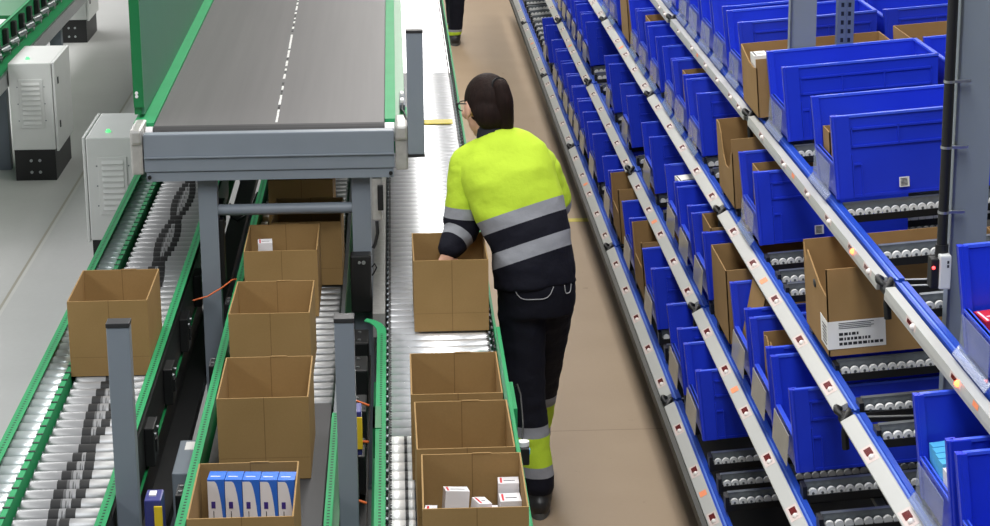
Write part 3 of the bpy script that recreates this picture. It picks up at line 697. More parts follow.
# ------------------------------------------------------------------ picking bins
def bin_body(W, D=.51, H=.25, fh=.105):
    m = MB(); t = .006; dr = .010
    def P(px, py, pz):                                     # walls draw in towards the bottom
        q = 1 - pz / H
        return Vector((px + dr * q * (1 - 2 * px / D), py + dr * q * (1 - 2 * py / W), pz))
    def slab(a, b, mi=0):
        (x0, y0, z0), (x1, y1, z1) = a, b
        vs = [P(*p) for p in ((x0,y0,z0),(x1,y0,z0),(x1,y1,z0),(x0,y1,z0),(x0,y0,z1),(x1,y0,z1),(x1,y1,z1),(x0,y1,z1))]
        m.add(vs, [(0,3,2,1),(4,5,6,7),(0,1,5,4),(1,2,6,5),(2,3,7,6),(3,0,4,7)], mi)
    slab((0, 0, 0), (D, W, .008))
    for y0, s in ((0, 1), (W, -1)):
        a, b = sorted((y0, y0 + s * t)); 
        slab((.0, a + .003, .008), (D, b + .003 if s > 0 else b - .003, H - .004)) if s > 0 else slab((.0, a - .003, .008), (D, b - .003, H - .004))
        a, b = sorted((y0 - s * .001, y0 + s * .012)); slab((.012, a, H - .007), (D, b, H), 1)                 # rim
        a, b = sorted((y0 - s * .002, y0 + s * .004))
        for zz in (H - .045, H - .098): slab((.05, a, zz), (D - .02, b, zz + .006))                          # horizontal ribs
        for xx in (.052, .19, .33, D - .026): slab((xx, a, H - .098), (xx + .004, b, H - .039))
        slab((.050, a, .0), (.054, b, H - .12)); slab((.076, a, .0), (.080, b, H - .15)); slab((.054, a, H - .152), (.076, b, H - .146))
        # front pillar with its curled edge
        a, b = sorted((y0 - s * .002, y0 + s * .020)); slab((-.004, a, 0), (.006, b, H))
        a, b = sorted((y0 - s * .003, y0 + s * .005)); slab((-.004, a, 0), (.048, b, H - .002))
        a, b = sorted((y0 + s * .014, y0 + s * .021)); slab((.004, a, fh * .9), (.018, b, H))
        m.cyl(P(.004, y0 + s * .004, .0), P(.004, y0 + s * .004, H - .001), .0085, 10, 0)
    slab((D - t, .006, .008), (D, W - .006, H - .004)); slab((D - .012, 0, H - .007), (D + .001, W, H), 1)
    slab((.0, .006, .006), (.006, W - .006, fh)); slab((-.003, .008, fh - .008), (.010, W - .008, fh), 1)
    return m.mesh('body', ['bin', 'lit_bin_rim'])
BODY = {.32: bin_body(.32), .30: bin_body(.30), .27: bin_body(.27), .36: bin_body(.36)}
BACK = {.32: bin_body(.32, fh=.22), .30: bin_body(.30, fh=.22), .27: bin_body(.27, fh=.22), .36: bin_body(.36, fh=.22)}
def holder(W, clear):
    m = MB(); w0, w1 = .040, W - .040
    a, b = ((-.014, .012), (-.006, .098)) if clear else ((-.016, .010), (-.006, .100))
    tt = .002
    vs = [(a[0], w0, a[1]), (a[0] + tt, w0, a[1]), (b[0] + tt, w0, b[1]), (b[0], w0, b[1]), (a[0], w1, a[1]), (a[0] + tt, w1, a[1]), (b[0] + tt, w1, b[1]), (b[0], w1, b[1])]
    m.add(vs, [(0,3,2,1),(4,5,6,7),(0,1,5,4),(1,2,6,5),(2,3,7,6),(3,0,4,7)])
    return m.mesh('label_sleeve' if clear else 'label_card', 'sleeve' if clear else 'card')
HOLD = {(w, c): holder(w, c) for w in BODY for c in (True, False)}
lipm = {w: MB().prism([(-.026, .000), (-.025, -.002), (-.009, .016), (-.010, .018)], .02, w - .02).mesh('clear_lip', 'sleeve') for w in BODY}
bcode = MB().box((0, -.0012, 0), (.030, -.0006, .030), 0)
for i in range(6): bcode.box((.004, -.0018, .004 + i * .004), (.024, -.0012, .006 + i * .004), 1)
BCODE = bcode.mesh('barcode', ['paper', 'ink'])
SH = {4: 'top shelf', 3: 'shelf below the top', 2: 'second lowest shelf', 1: 'lowest shelf'}
BINS = {4: [(4.38, .32), (6.15, .32), (6.96, .32), (7.89, .30), (8.28, .32), (8.64, .32), (9.02, .32), (9.352, .32), (9.86, .32)],
        3: [(3.95, .32), (4.335, .32), (6.90, .32), (8.265, .32), (8.665, .36), (9.05, .32), (9.61, .32), (10.03, .36), (10.44, .32), (11.5, .32), (11.88, .32)],
        2: [(5.69, .32), (6.075, .32), (6.475, .32), (7.43, .30), (7.83, .32), (8.22, .32), (9.06, .32), (9.99, .32), (10.83, .27), (12.19, .32), (12.56, .32), (12.98, .32), (13.36, .32), (13.74, .32), (14.12, .32), (14.5, .32)],
        1: [(6.86, .32), (7.34, .32), (8.14, .32), (8.945, .32), (9.86, .32), (10.68, .32), (11.24, .32), (11.61, .36), (11.99, .32), (12.36, .36), (12.79, .36), (13.21, .36), (14.13, .32)]}
EXTRA = {(4, 4.38): 'blue bin with red and white packs, nearest on the top shelf at right edge', (4, 6.15): 'large blue bin with small barcode label, beside the grey column on the top shelf',
         (4, 6.96): 'large blue bin just in front of the brown carton on the top shelf', (3, 4.335): 'blue bin holding small pale blue packs at the lower right corner', (3, 3.95): 'blue bin cut off by the lower right photo corner on the shelf below the top',
         (3, 6.90): 'blue bin holding an open brown carton on the shelf below the top', (2, 6.475): 'blue bin with a tilted brown carton standing out on the second lowest shelf', (2, 5.69): 'empty large blue bin nearest on the second lowest shelf',
         (2, 6.075): 'blue bin with torn brown cardboard inside, next to nearest on the second lowest shelf', (2, 7.43): 'blue bin with a shiny lined carton inside on the second lowest shelf', (1, 6.86): 'blue bin nearest on the lowest shelf above bare roller tracks'}
def add_bin(k, Y, W, label, back=False, code=False):
    x, z = ORG[k]; dx = .538 if back else 0
    r = thing('picking_bin', label, 'bin', (x + dx * math.cos(TL), Y, z + dx * math.sin(TL) + .001), 'blue bins on the flow rack')
    r.rotation_euler = (0, -TL, 0)
    inst('body', (BACK if back else BODY)[W], r)
    if not back:
        c = k >= 3
        inst('label_sleeve' if c else 'label_card', HOLD[(W, c)], r)
        if c: inst('clear_lip', lipm[W], r)
    if code: inst('barcode', BCODE, r, (.19, .004, .022))
    return r
for k in BINS:
    for i, (Y, W) in enumerate(BINS[k]):
        lb = EXTRA.get((k, Y)) or 'blue picking bin, %s blue bin from the near end of the %s' % (ORD[i], SH[k])
        add_bin(k, Y, W, lb, code=(k, Y) in ((4, 6.15), (3, 6.90), (4, 4.38)))
for k, ys in ((4, [6.15, 6.96, 7.89, 8.28, 8.64, 9.02]), (2, [5.69, 6.075])):  # second lowest shelf's pair is unseen, added to block light in the rack
    for i, Y in enumerate(ys):
        W = dict(BINS[k])[Y]
        add_bin(k, Y, W, 'back row blue bin of the %s, %s from near end' % (SH[k], ORD[i]), back=True)

# cartons standing on or in the rack
def rack_carton(k, Y, W, label, H=.245, D=.40, cut=None, dx=0.0, dz=0.0, tilt=None, inbin=False, labelled=False, mat='card_plain'):
    x, z = ORG[k]; t = .004; m = MB()
    m.box((0, 0, 0), (D, W, t)); m.box((0, 0, t), (D, t, H)); m.box((0, W - t, t), (D, W, H)); m.box((D - t, t, t), (D, W - t, H))
    top = [(y, H) for y in (0, W)] if not cut else cut
    pts0 = [(0, yy, zz) for yy, zz in [(0, 0)] + top + [(W, 0)]]; pts1 = [(t, yy, zz) for _, yy, zz in pts0]
    n = len(pts0); m.add(pts0 + pts1, [tuple(range(n)), tuple(range(2*n-1, n-1, -1))] + [(i, (i+1) % n, n + (i+1) % n, n + i) for i in range(n)])
    o = m.build('cardboard_box', mat, None, (x + dx, Y, z + .002 + dz)); o.rotation_euler = (0, -(TL if tilt is None else tilt), 0)
    tag(o, label, 'cardboard box', 'brown cartons in the flow rack')
    if labelled:
        lb = MB().box((-.0012, .0, .02), (-.0004, .10, .10), 0).box((-.0012, -.0012, .02), (.16, -.0004, .10), 0)
        for r in range(3):
            xx = .03
            while xx < .145 - r * .03:
                w = random.uniform(.004, .012); lb.box((xx, -.002, .03 + r * .014), (xx + w, -.0012, .038 + r * .014), 1); xx += w + .003
        for r in range(4): lb.box((.03, -.002, .078 + r * .005), (.12 + .008 * (r % 2), -.0012, .0795 + r * .005), 1)
        for r in range(6): lb.box((-.002, .015, .03 + r * .010), (-.0012, .07, .033 + r * .010), 1)
        lb.build('shipping_label', ['paper', 'ink'], o)
        MB().ball((-.001, .17, .165), (.003, .018, .012)).build('hand_hole', 'ink', o)
    return o
W = .335
rack_carton(3, 5.70, W, 'large brown carton with white shipping label under the top rail', H=.25, D=.50, cut=[(0, .25), (.002, .17), (.10, .18), (W - .06, .235), (W - .03, .19), (W - .001, .25)][::1], labelled=True)
W = .30
rack_carton(4, 7.36, .33, 'brown carton with curved front cut standing on the top shelf', H=.205, D=.5, dx=-.028, cut=[(0, .175), (.07, .165), (.16, .17), (.25, .188), (.33, .205)])
rack_carton(4, 7.36, .33, 'brown carton behind the curved front one on the top shelf', H=.215, D=.48, dx=.52, dz=.046)
rack_carton(3, 7.41, .36, 'dark brown carton with deep curved front cut on the shelf below the top', H=.25, D=.5, cut=[(0, .20), (.03, .195), (.05, .155), (.10, .125), (.17, .12), (.22, .15), (.26, .22), (.30, .25), (.36, .25)])
rack_carton(3, 5.70, .33, 'brown carton in the back row behind the one with shipping label', H=.23, D=.4, dx=.53, dz=.047)
rack_carton(2, 6.905, .34, 'plain brown carton between blue bins on the second lowest shelf', H=.255, D=.45)
rack_carton(1, 8.53, .36, 'brown carton with low front between bins nearer on the lowest shelf', H=.25, D=.42, cut=[(0, .25), (.02, .25), (.05, .13), (.30, .13), (.34, .25), (.36, .25)])
rack_carton(1, 9.465, .35, 'brown carton with low front between bins farther on the lowest shelf', H=.25, D=.42, cut=[(0, .25), (.02, .25), (.05, .13), (.30, .13), (.33, .25), (.35, .25)])
rack_carton(3, 10.90, .36, 'small looking brown carton far along the shelf below the top', H=.26, D=.42)
rack_carton(3, 6.945, .24, 'brown carton inside a blue bin on the shelf below the top', H=.20, D=.42, dx=.035, dz=.016, inbin=True)
rack_carton(2, 6.512, .246, 'tilted brown carton leaning back in a blue bin', H=.215, D=.20, dx=.014, dz=.058, tilt=rad(-9))
rack_carton(2, 6.135, .21, 'torn low brown carton inside a blue bin near the front', H=.20, D=.30, dx=.03, dz=.016, cut=[(0, .17), (.03, .20), (.05, .17), (.09, .205), (.12, .175), (.16, .20), (.21, .19)])
rack_carton(2, 7.475, .22, 'brown carton with dark lining inside a blue bin', H=.238, D=.30, dx=.03, dz=.016)
rack_carton(3, 8.70, .28, 'brown carton in a far bin on the shelf below the top', H=.20, D=.42, dx=.03, dz=.014)
rack_carton(3, 10.08, .26, 'brown carton in the farthest filled bin under the top rail', H=.22, D=.42, dx=.03, dz=.014)
rack_carton(4, 6.338, .10, 'small brown carton standing at the front inside the large top shelf bin by the column', H=.15, D=.14, dx=.023, dz=.013)
# small packs in bins
for i in range(4):
    x, z = ORG[3]
    pack(x + .042 + .002 * i, 4.49 + i * .036, z + .018, .05, .030, .13, (0, -5, 4), 'small pale blue pack, %s in the row inside the corner bin' % ['nearest', 'second nearest', 'second farthest', 'farthest'][i], ('box_cyan', 'red_print', 'box_white'), False, grp='pale blue packs in the corner bin')
pack(ORG[3][0] + .17, 4.56, ORG[3][1] + .03, .12, .10, .12, (0, -5, 6), 'grey topped pack behind the pale blue packs in corner bin', ('box_cyan', 'ink', 'box_white'), grp=None)
pack(ORG[3][0] + .045, 4.44, ORG[3][1] + .018, .055, .05, .125, (0, -5, 3), 'white topped pack beside the pale blue packs in corner bin', grp=None)
pack(ORG[4][0] + .065, 4.625, ORG[4][1] + .022, .08, .08, .085, (0, -5, 5), 'red and white pack in the nearest top shelf bin', ('red_print', 'box_white', 'box_white'), grp=None)
pack(ORG[2][0] + .09, 8.37, ORG[2][1] + .03, .12, .16, .20, (0, -5, 4), 'white papers and pack standing in a bin behind the third pick rail', ('paper', 'ink', 'ink'), grp=None)
pack(ORG[2][0] + .07, 10.1, ORG[2][1] + .03, .06, .10, .15, (0, -5, 0), 'yellowish pack in a far bin on the second lowest shelf', ('yellow', 'paper', 'ink'), False, grp=None)
pack(ORG[4][0] + .006, 7.50, ORG[4][1] + .012, .05, .09, .192, (0, -4, 0), 'white pack standing in the curved carton on the top shelf', ('paper', 'ink', 'ink'), grp=None)
pack(ORG[3][0] + .07, 8.34, ORG[3][1] + .03, .05, .08, .16, (0, -5, 0), 'pale pack in the bin just beyond the dark brown curved front carton', ('paper', 'ink', 'ink'), False, grp=None)
pack(ORG[4][0] + .08, 8.36, ORG[4][1] + .03, .07, .10, .12, (0, -5, 0), 'white pack inside the fifth bin along the top shelf', ('paper', 'ink', 'ink'), False, grp=None)

# ------------------------------------------------------------------ people
def remeshed(m, voxel, smooth=2):
    me = m.mesh('tmp', 'skin'); o = bpy.data.objects.new('tmp', me); C.objects.link(o)
    r = o.modifiers.new('r', 'REMESH'); r.mode = 'VOXEL'; r.voxel_size = voxel
    s = o.modifiers.new('s', 'SMOOTH'); s.iterations = smooth; s.factor = .5
    dg = bpy.context.evaluated_depsgraph_get(); out = bpy.data.meshes.new_from_object(o.evaluated_get(dg))
    bpy.data.objects.remove(o); bpy.data.meshes.remove(me)
    for p in out.polygons: p.use_smooth = True
    return out
def limb(m, pts, rads, n=16):
    """closed tapering limb with round joints"""
    P = [Vector(p) for p in pts]
    sub, rr = [], []
    for i in range(len(P) - 1):
        for k in range(6):
            t = k / 6; sub.append(P[i].lerp(P[i+1], t)); rr.append(rads[i] + (rads[i+1] - rads[i]) * t)
    sub.append(P[-1]); rr.append(rads[-1])
    for _ in range(2):
        sub = [sub[0]] + [(sub[i-1] + sub[i] * 2 + sub[i+1]) / 4 for i in range(1, len(sub) - 1)] + [sub[-1]]
    m.tube(sub, rr, n); m.ball(sub[0], rr[0] * .98); m.ball(sub[-1], rr[-1] * .98)
def ell(m, spine, n=28):
    """closed torso through (centre, half width, half depth, side direction)"""
    rings = []
    for i, (c, a, b, side) in enumerate(spine):
        c = Vector(c); s = Vector(side).normalized()
        d = (Vector(spine[min(i+1, len(spine)-1)][0]) - Vector(spine[max(i-1, 0)][0])).normalized()
        s = (s - d * s.dot(d)).normalized(); f = d.cross(s)
        rings.append([c + s * a * math.copysign(abs(math.cos(2*PI*k/n)) ** .85, math.cos(2*PI*k/n)) + f * b * math.copysign(abs(math.sin(2*PI*k/n)) ** .85, math.sin(2*PI*k/n)) for k in range(n)])
    m.loft(rings)
def hand(m, wrist, direction, palm_n, side, curl=1.0):
    d = Vector(direction).normalized(); p = Vector(palm_n); p = (p - d * p.dot(d)).normalized(); s = d.cross(p) * side; w = Vector(wrist)
    rot = Matrix((s, d, p)).transposed()
    m.ball(w + d * .045, (.036, .048, .015), mat=rot); limb(m, [w - d * .03, w + d * .03], [.025, .024])
    for off, L, r in ((-.028, .060, .0078), (-.010, .072, .0084), (.010, .078, .0086), (.028, .070, .0084)):
        a = w + d * .078 + s * off; pts = [a - d * .03, a]
        dd = d.copy(); seg = L / 3
        for k in range(3):
            ang = curl * (.30 + .22 * k); dd = (dd * math.cos(ang) + p * math.sin(ang)).normalized(); pts.append(pts[-1] + dd * seg)
        limb(m, pts, [r, r, r, r * .92, r * .8], 10)
    a = w + d * .028 + s * .026
    limb(m, [a, a + s * .022 + d * .022 + p * .006, a + s * .026 + d * .048 + p * .018, a + s * .018 + d * .066 + p * .03], [.012, .0105, .0095, .008], 10)
def seg_t(p, a, b):
    ab = b - a; t = max(0.0, min(1.0, (p - a).dot(ab) / ab.length_squared)); return t, (a + ab * t - p).length
def attr(me, fn):
    a = me.attributes.new('band', 'FLOAT', 'POINT')
    for i, v in enumerate(me.vertices): a.data[i].value = fn(v.co)
def wrinkle(me, amp, sc, seed):
    nm = [v.normal.copy() for v in me.vertices]
    for v, q in zip(me.vertices, nm):
        p = v.co; w = noise.noise(Vector((p.x * sc, p.y * sc, p.z * sc * 1.9 + seed))) + .5 * noise.noise(Vector((p.x * sc * 2.3, p.y * sc * 2.3 + seed, p.z * sc * 3)))
        v.co = p + q * amp * w
def put(name, me, mat, parent, loc):
    me.materials.clear()
    for x in (mat if isinstance(mat, list) else [mat]): me.materials.append(M[x])
    me.transform(Matrix.Translation(-Vector(loc))); me.name = name
    o = bpy.data.objects.new(name, me); C.objects.link(o)
    if parent: o.parent = parent
    return o
def person(J, label, loc, glasses=True):
    V = {k: Vector(v) for k, v in J.items()}
    loc = Vector(loc)
    hd = (V['face']).normalized(); upv = (V['head'] - V['neck']).normalized()
    upv = (Vector(J.get('headup', upv)) ); upv = (upv - hd * upv.dot(hd)).normalized(); sd = hd.cross(upv)   # sd = person's right
    RM = Matrix((sd, hd, upv)).transposed()                # local: x right, y face, z up
    H = lambda x, y, z: V['head'] + RM @ Vector((x, y, z))
    side = (V['shR'] - V['shL']).normalized(); hside = (V['hipR'] - V['hipL']).normalized()
    # --- body, one continuous skin
    b = MB()
    ell(b, [(V['pelvis'] - Vector((0, 0, .08)), .11, .085, hside), (V['pelvis'], .122, .095, hside), (V['waist'], .115, .085, side), (V['chest'], .135, .10, side), (V['chest'].lerp(V['neck'], .6), .12, .075, side), (V['neck'], .05, .05, side)])
    limb(b, [V['neck'] - (V['head'] - V['neck']) * .3, V['neck'], V['head'] - upv * .04], [.055, .050, .048])
    for s in 'LR':
        limb(b, [V['chest'].lerp(V['neck'], .7), V['sh' + s], V['el' + s], V['wr' + s]], [.05, .042, .030, .024])
        limb(b, [V['hip' + s], V['kn' + s], V['an' + s]], [.075, .05, .036])
        tdir = V['toe' + s] - V['an' + s]; limb(b, [V['an' + s], V['an' + s] + Vector((0, 0, -.05)), V['toe' + s]], [.036, .034, .022])
        fd = (V['wr' + s] - V['el' + s]).normalized(); pn = V.get('palm' + s, Vector((0, .3, -1)))
        hand(b, V['wr' + s], V.get('hd' + s, fd), pn, 1 if s == 'L' else -1, .9)
    b.ball(H(0, -.008, .018), (.071, .086, .088), mat=RM, seg=20); b.ball(H(0, .026, -.045), (.055, .060, .062), mat=RM, seg=16)
    b.ball(H(0, .062, -.088), (.026, .022, .018), mat=RM)       # chin
    limb(b, [H(0, .082, .018), H(0, .100, -.018), H(0, .090, -.026)], [.009, .013, .011], 10)   # nose
    for s in (-1, 1):
        b.ball(H(s * .028, .078, .034), (.020, .010, .007), mat=RM); b.ball(H(s * .042, .062, -.020), (.022, .022, .020), mat=RM)
        b.ball(H(s * .076, -.004, -.008), (.008, .020, .032), mat=RM)                            # ears
    b.ball(H(0, .082, -.052), (.022, .010, .012), mat=RM)
    body = put('person', remeshed(b, .0055, 2), 'skin', None, loc); body.location = loc; tag(body, label, 'person')
    e = MB()
    for s in (-1, 1): e.ball(H(s * .030, .074, .010) - loc, .0125, 0); e.ball(H(s * .030, .0855, .010) - loc, (.005, .005, .005), 1)
    e.build('eyes', ['eye', 'iris'], body)
    MB().ball(H(0, .0905, -.050) - loc, (.020, .006, .004), mat=RM).ball(H(0, .0895, -.057) - loc, (.017, .006, .005), mat=RM).build('lips', 'lips', body)
    # --- hair with a pony tail
    h = MB(); h.ball(H(0, -.016, .022), (.079, .092, .092), mat=RM, seg=24)
    h.ball(H(0, -.050, -.020), (.074, .058, .074), mat=RM, seg=20)
    h2 = remeshed(h, .006, 3)
    bm = bmesh.new(); bm.from_mesh(h2)
    inv = RM.transposed()
    dele = [v for v in bm.verts if (lambda q: (q.y > .045 + .5 * max(q.z - .06, 0) * 0 and q.z < .075) or (q.y > .01 and q.z < .0) or (abs(q.x) > .06 and q.y > -.02 and q.z < -.004))(inv @ (v.co - V['head']))]
    bmesh.ops.delete(bm, geom=dele, context='VERTS')
    r = bmesh.ops.solidify(bm, geom=bm.faces[:], thickness=.006); bm.to_mesh(h2); bm.free()
    for p in h2.polygons: p.use_smooth = True
    hair = put('hair', h2, 'hair', body, loc)
    if glasses or J.get('pony', 1):
        t0 = H(.010, -.090, .062)
        pt = MB(); limb(pt, [t0 + hd * .02, t0 - hd * .012, t0 - hd * .022 - Vector((-.006, 0, .055)), t0 - hd * .006 - Vector((-.014, -.0, .12)), t0 + hd * .004 - Vector((-.020, 0, .175)), t0 + hd * .006 - Vector((-.026, 0, .200))], [.026, .028, .033, .033, .027, .010])
        put('ponytail', remeshed(pt, .006, 3), 'hair', body, loc)
        MB().cyl(t0 + hd * .006 - loc, t0 - hd * .006 - loc, .031, 16).build('hair_tie', 'black', body)
    if glasses:
        gl = MB()
        for s in (-1, 1):
            gl.tube([H(s * .080, -.01, .012) - loc, H(s * .079, .05, .016) - loc, H(s * .066, .098, .014) - loc], .0024, 6)
            gl.tube([H(s * .034 + .026 * math.cos(a), .102, .008 + .018 * math.sin(a)) - loc for a in [2*PI*i/14 for i in range(15)]], .002, 6)
        gl.tube([H(-.008, .104, .012) - loc, H(.008, .104, .012) - loc], .002, 6)
        gl.build('glasses', 'ink', body)
    # --- jacket: torso and sleeves
    j = MB(); hem = V['hem']
    sd2 = side
    ell(j, [(hem, .146, .118, hside), (hem.lerp(V['waist'], .5), .142, .122, hside.lerp(side, .4)), (V['waist'], .139, .118, side), (V['waist'].lerp(V['chest'], .55), .158, .118, side), (V['chest'], .164, .118, side), (V['chest'].lerp(V['neck'], .45), .155, .100, side), (V['chest'].lerp(V['neck'], .78), .115, .080, side), (V['neck'] , .062, .062, side)])
    for s in 'LR':
        limb(j, [V['chest'].lerp(V['neck'], .62).lerp(V['sh' + s], .45), V['sh' + s]], [.075, .066])
    jm = remeshed(j, .008, 4)
    wrinkle(jm, .0055, 8.0, 3.0)
    up0, up1 = hem, V['neck']
    axis = (V['neck'] - V['waist']).normalized(); L = (up1 - V['waist']).dot(axis) ; w0 = (up0 - V['waist']).dot(axis)
    bax = Vector(J.get('bandaxis', axis)).normalized()
    lo, hi = (up0 - V['waist']).dot(bax), (up1 - V['waist']).dot(bax)
    attr(jm, lambda p: ((p - V['waist']).dot(bax) - lo) / (hi - lo))
    jk = put('jacket', jm, 'jacket', body, loc)
    cl = MB(); limb(cl, [V['neck'] - (V['head'] - V['neck']) * .12, V['neck'] + (V['head'] - V['neck']) * .14], [.064, .054]); put('collar', remeshed(cl, .006, 2), 'trousers_navy', body, loc)
    for s in 'LR':
        sm = MB(); cuff = V['el' + s].lerp(V['wr' + s], .85)
        limb(sm, [V['chest'].lerp(V['neck'], .62).lerp(V['sh' + s], .8), V['sh' + s], V['el' + s], cuff], [.058, .066, .066, .044])
        me = remeshed(sm, .007, 3); wrinkle(me, .0035, 14.0, 8.0)
        sh, el = V['sh' + s], V['el' + s]; La, Lb = (el - sh).length, (cuff - el).length
        def f(p, sh=sh, el=el, cuff=cuff, La=La, Lb=Lb):
            t1, d1 = seg_t(p, sh, el); t2, d2 = seg_t(p, el, cuff)
            s1 = (p - sh).dot((el - sh).normalized()); s2 = La + (p - el).dot((cuff - el).normalized())
            w = 1 / (1 + math.exp(max(-40, min(40, (d2 - d1) * 160)))) if abs(d1 - d2) < .2 else float(d2 < d1)
            w = 1 - w if False else w
            q = s1 * (1 - (d2 < d1)) + s2 * (d2 < d1)
            return max(0.0, 1 - q / (La + Lb))
        attr(me, f)
        put('sleeve', me, 'sleeve_cloth', jk, loc)
    # --- trousers
    t = MB()
    ell(t, [(V['pelvis'] - Vector((0, 0, .12)), .125, .105, hside), (V['pelvis'] - Vector((0, 0, .03)), .136, .114, hside), (V['pelvis'] + Vector((0, 0, .06)), .135, .108, hside)])
    for s in 'LR': limb(t, [V['hip' + s], V['kn' + s], V['an' + s] + Vector((0, 0, .02))], [.086, .070, .056])
    tm = remeshed(t, .008, 4); wrinkle(tm, .0035, 11.0, 5.0)
    bmap = J.get('bmap', (.085, .80)); attr(tm, lambda p: max(0.0, min(1.0, (p.z - bmap[0]) / bmap[1])))
    tr = put('trousers', tm, 'trousers', body, loc)
    vv = [v.co + loc for v in tr.data.vertices]
    def back_y(x, z): return min((p.y for p in vv if abs(p.x - x) < .014 and abs(p.z - z) < .014), default=V['pelvis'].y - .1)
    c0 = V['pelvis'] + Vector((-.015, 0, -.02))
    for cx, hw, dp in ((c0.x, .068, .042), (c0.x + .118, .012, .03)):
        pts = []
        for k in range(13):
            u = -1 + 2 * k / 12; x = cx + u * hw; z = c0.z + .02 - dp * (1 - abs(u) ** 5)
            pts.append(Vector((x, back_y(x, z) - .0015, z)) - loc)
        MB().tube(pts, .0016, 6).build('pocket_piping', 'trouser_thread', tr)
    # --- boots
    for s in 'LR':
        an, toe = V['an' + s], V['toe' + s]; d = Vector((toe.x - an.x, toe.y - an.y, 0)).normalized(); sdv = Vector((d.y, -d.x, 0)); g = Vector((an.x, an.y, 0)); up = an.z - .09
        bt = MB(); base = Vector((an.x, an.y, up))
        RB = Matrix((sdv, d, Vector((0, 0, 1)))).transposed()
        limb(bt, [base + Vector((0, 0, .15)), base + Vector((0, 0, .06))], [.050, .046])
        bt.ball(base - d * .012 + Vector((0, 0, .048)), (.042, .055, .046), mat=RB); bt.ball(base + d * .075 + Vector((0, 0, .044)), (.042, .075, .040), mat=RB); bt.ball(base + d * .125 + Vector((0, 0, .040)), (.044, .055, .034), mat=RB)
        bo = put('boot', remeshed(bt, .006, 2), 'boot', body, loc)
        so = MB(); ring = []
        for k in range(20):
            a = 2 * PI * k / 20; ring.append((sdv * (.045 if math.sin(a) > 0 else .040) * math.cos(a), d * (.058 + .118 * math.sin(a))))
        so.loft([[base + a_ + b_ + Vector((0, 0, z)) - loc for a_, b_ in ring] for z in (.001, .024)]); so.build('sole', 'sole', bo)
    return body
M['trousers_navy'] = simple('navy_collar_cloth', rgb(15, 16, 28), .8)
J1 = dict(pelvis=(.460, 7.205, .87), waist=(.444, 7.225, 1.00), chest=(.372, 7.285, 1.205), neck=(.324, 7.345, 1.352), head=(.302, 7.385, 1.440),
          face=(-.42, .88, -.22), headup=(-.08, .25, 1), hem=(.456, 7.20, .845), bandaxis=(-.30, .28, .93),
          shL=(.232, 7.325, 1.248), elL=(.212, 7.300, 1.030), wrL=(.160, 7.235, .965), hdL=(-.12, -.15, -1), palmL=(-.3, 1, .1),
          shR=(.485, 7.335, 1.235), elR=(.540, 7.37, 1.085), wrR=(.43, 7.53, 1.03),
          hipL=(.410, 7.20, .80), hipR=(.515, 7.215, .81), knL=(.418, 7.20, .47), knR=(.498, 7.42, .50), anL=(.468, 7.205, .09), anR=(.478, 7.66, .09),
          toeL=(.475, 7.38, .03), toeR=(.485, 7.83, .03))
person(J1, 'woman in yellow and navy hi-vis jacket leaning over a carton beside the bright rollers', (.465, 7.2, 0))
dx, dy = .49, 17.16
J2 = dict(pelvis=(dx, dy, .88), waist=(dx, dy, 1.02), chest=(dx, dy + .02, 1.24), neck=(dx, dy + .03, 1.41), head=(dx, dy + .05, 1.53), face=(-.6, .8, -.1), headup=(0, .05, 1), hem=(dx, dy, .84), bandaxis=(0, 0, 1),
          shL=(dx - .16, dy, 1.34), elL=(dx - .20, dy + .03, 1.10), wrL=(dx - .18, dy + .12, .92), shR=(dx + .16, dy, 1.34), elR=(dx + .20, dy + .03, 1.10), wrR=(dx + .18, dy + .12, .92),
          hipL=(dx - .055, dy, .82), hipR=(dx + .07, dy, .82), knL=(dx - .05, dy + .02, .48), knR=(dx + .0, dy + .08, .48), anL=(0, 0, 0), anR=(dx - .03, dy + .02, .09), toeL=(0, 0, 0), toeR=(dx - .03, dy + .20, .03))
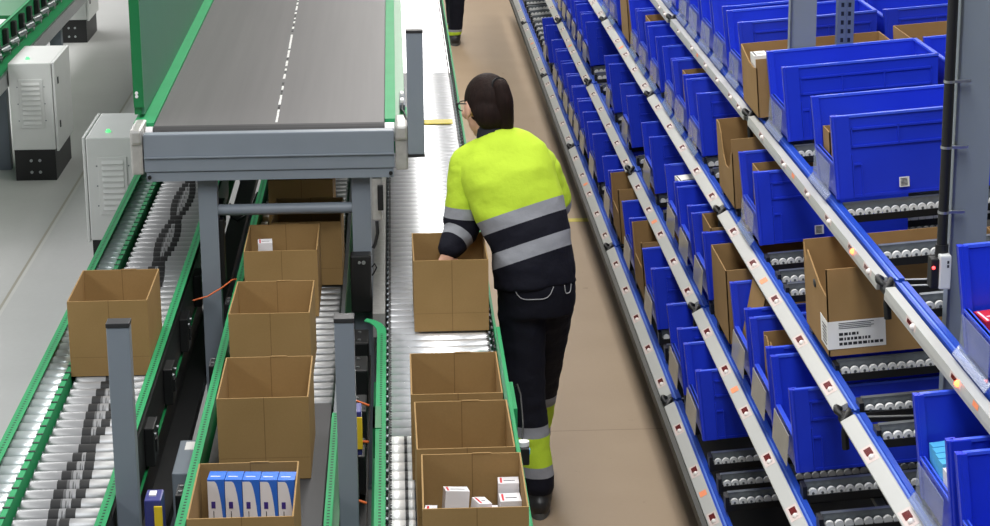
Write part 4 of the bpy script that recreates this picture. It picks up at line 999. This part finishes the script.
J2['bmap'] = (.012, .36); J2['anL'] = (dx - .03, dy + .35, .09); J2['toeL'] = (dx - .03, dy + .52, .03); J2['knL'] = (dx - .04, dy + .2, .47)
person(J2, 'second worker at the far end of the aisle, only dark trouser leg and boot showing', (dx, dy, 0), False)

# ------------------------------------------------------------------ light
def area(name, loc, sx, sy, power, col=(1, .97, .93), rot=(0, 0, 0)):
    l = bpy.data.lights.new(name, 'AREA'); l.shape = 'RECTANGLE'; l.size = sx; l.size_y = sy; l.energy = power; l.color = col
    o = bpy.data.objects.new(name, l); C.objects.link(o); o.location = loc; o.rotation_euler = rot; return o
area('aisle_strip_light', (.30, 16.6, 4.6), .95, 24.8, 650)
area('left_strip_light', (-5.3, 14, 4.8), 1.6, 26, 1180, (1, 1, 1))
area('rack_strip_light', (3.0, 13, 4.8), .6, 20, 270)
area('near_fill_light', (.3, 2.6, 5.0), 1.6, 4.0, 210, (.92, .96, 1))  # added fill out of view, brightens camera-facing sides and carton insides
w = bpy.data.worlds.new('hall_ambient'); w.use_nodes = True; bpy.context.scene.world = w
w.node_tree.nodes['Background'].inputs[0].default_value = (.86, .93, 1.0, 1); w.node_tree.nodes['Background'].inputs[1].default_value = .09

# ------------------------------------------------------------------ camera
F, TH, YA, ROL = 2180.0, rad(15.295), rad(2.536), rad(-.5386)
fw = Vector((math.sin(YA) * math.cos(TH), math.cos(YA) * math.cos(TH), -math.sin(TH)))
rt = Vector((math.cos(YA), -math.sin(YA), 0)); up = rt.cross(fw)
r2 = rt * math.cos(ROL) + up * math.sin(ROL); u2 = -rt * math.sin(ROL) + up * math.cos(ROL)
cam = bpy.data.cameras.new('camera'); cam.sensor_width = 36; cam.lens = F / 990 * 36; cam.clip_end = 200
co = bpy.data.objects.new('camera', cam); C.objects.link(co)
co.matrix_world = Matrix.Translation((0, 0, 2.9)) @ Matrix((r2, u2, -fw)).transposed().to_4x4()
sc = bpy.context.scene; sc.camera = co
sc.view_settings.view_transform = 'Standard'; sc.view_settings.look = 'None'; sc.view_settings.gamma = 1; sc.view_settings.exposure = -0.05; sc.view_settings.use_curve_mapping = False
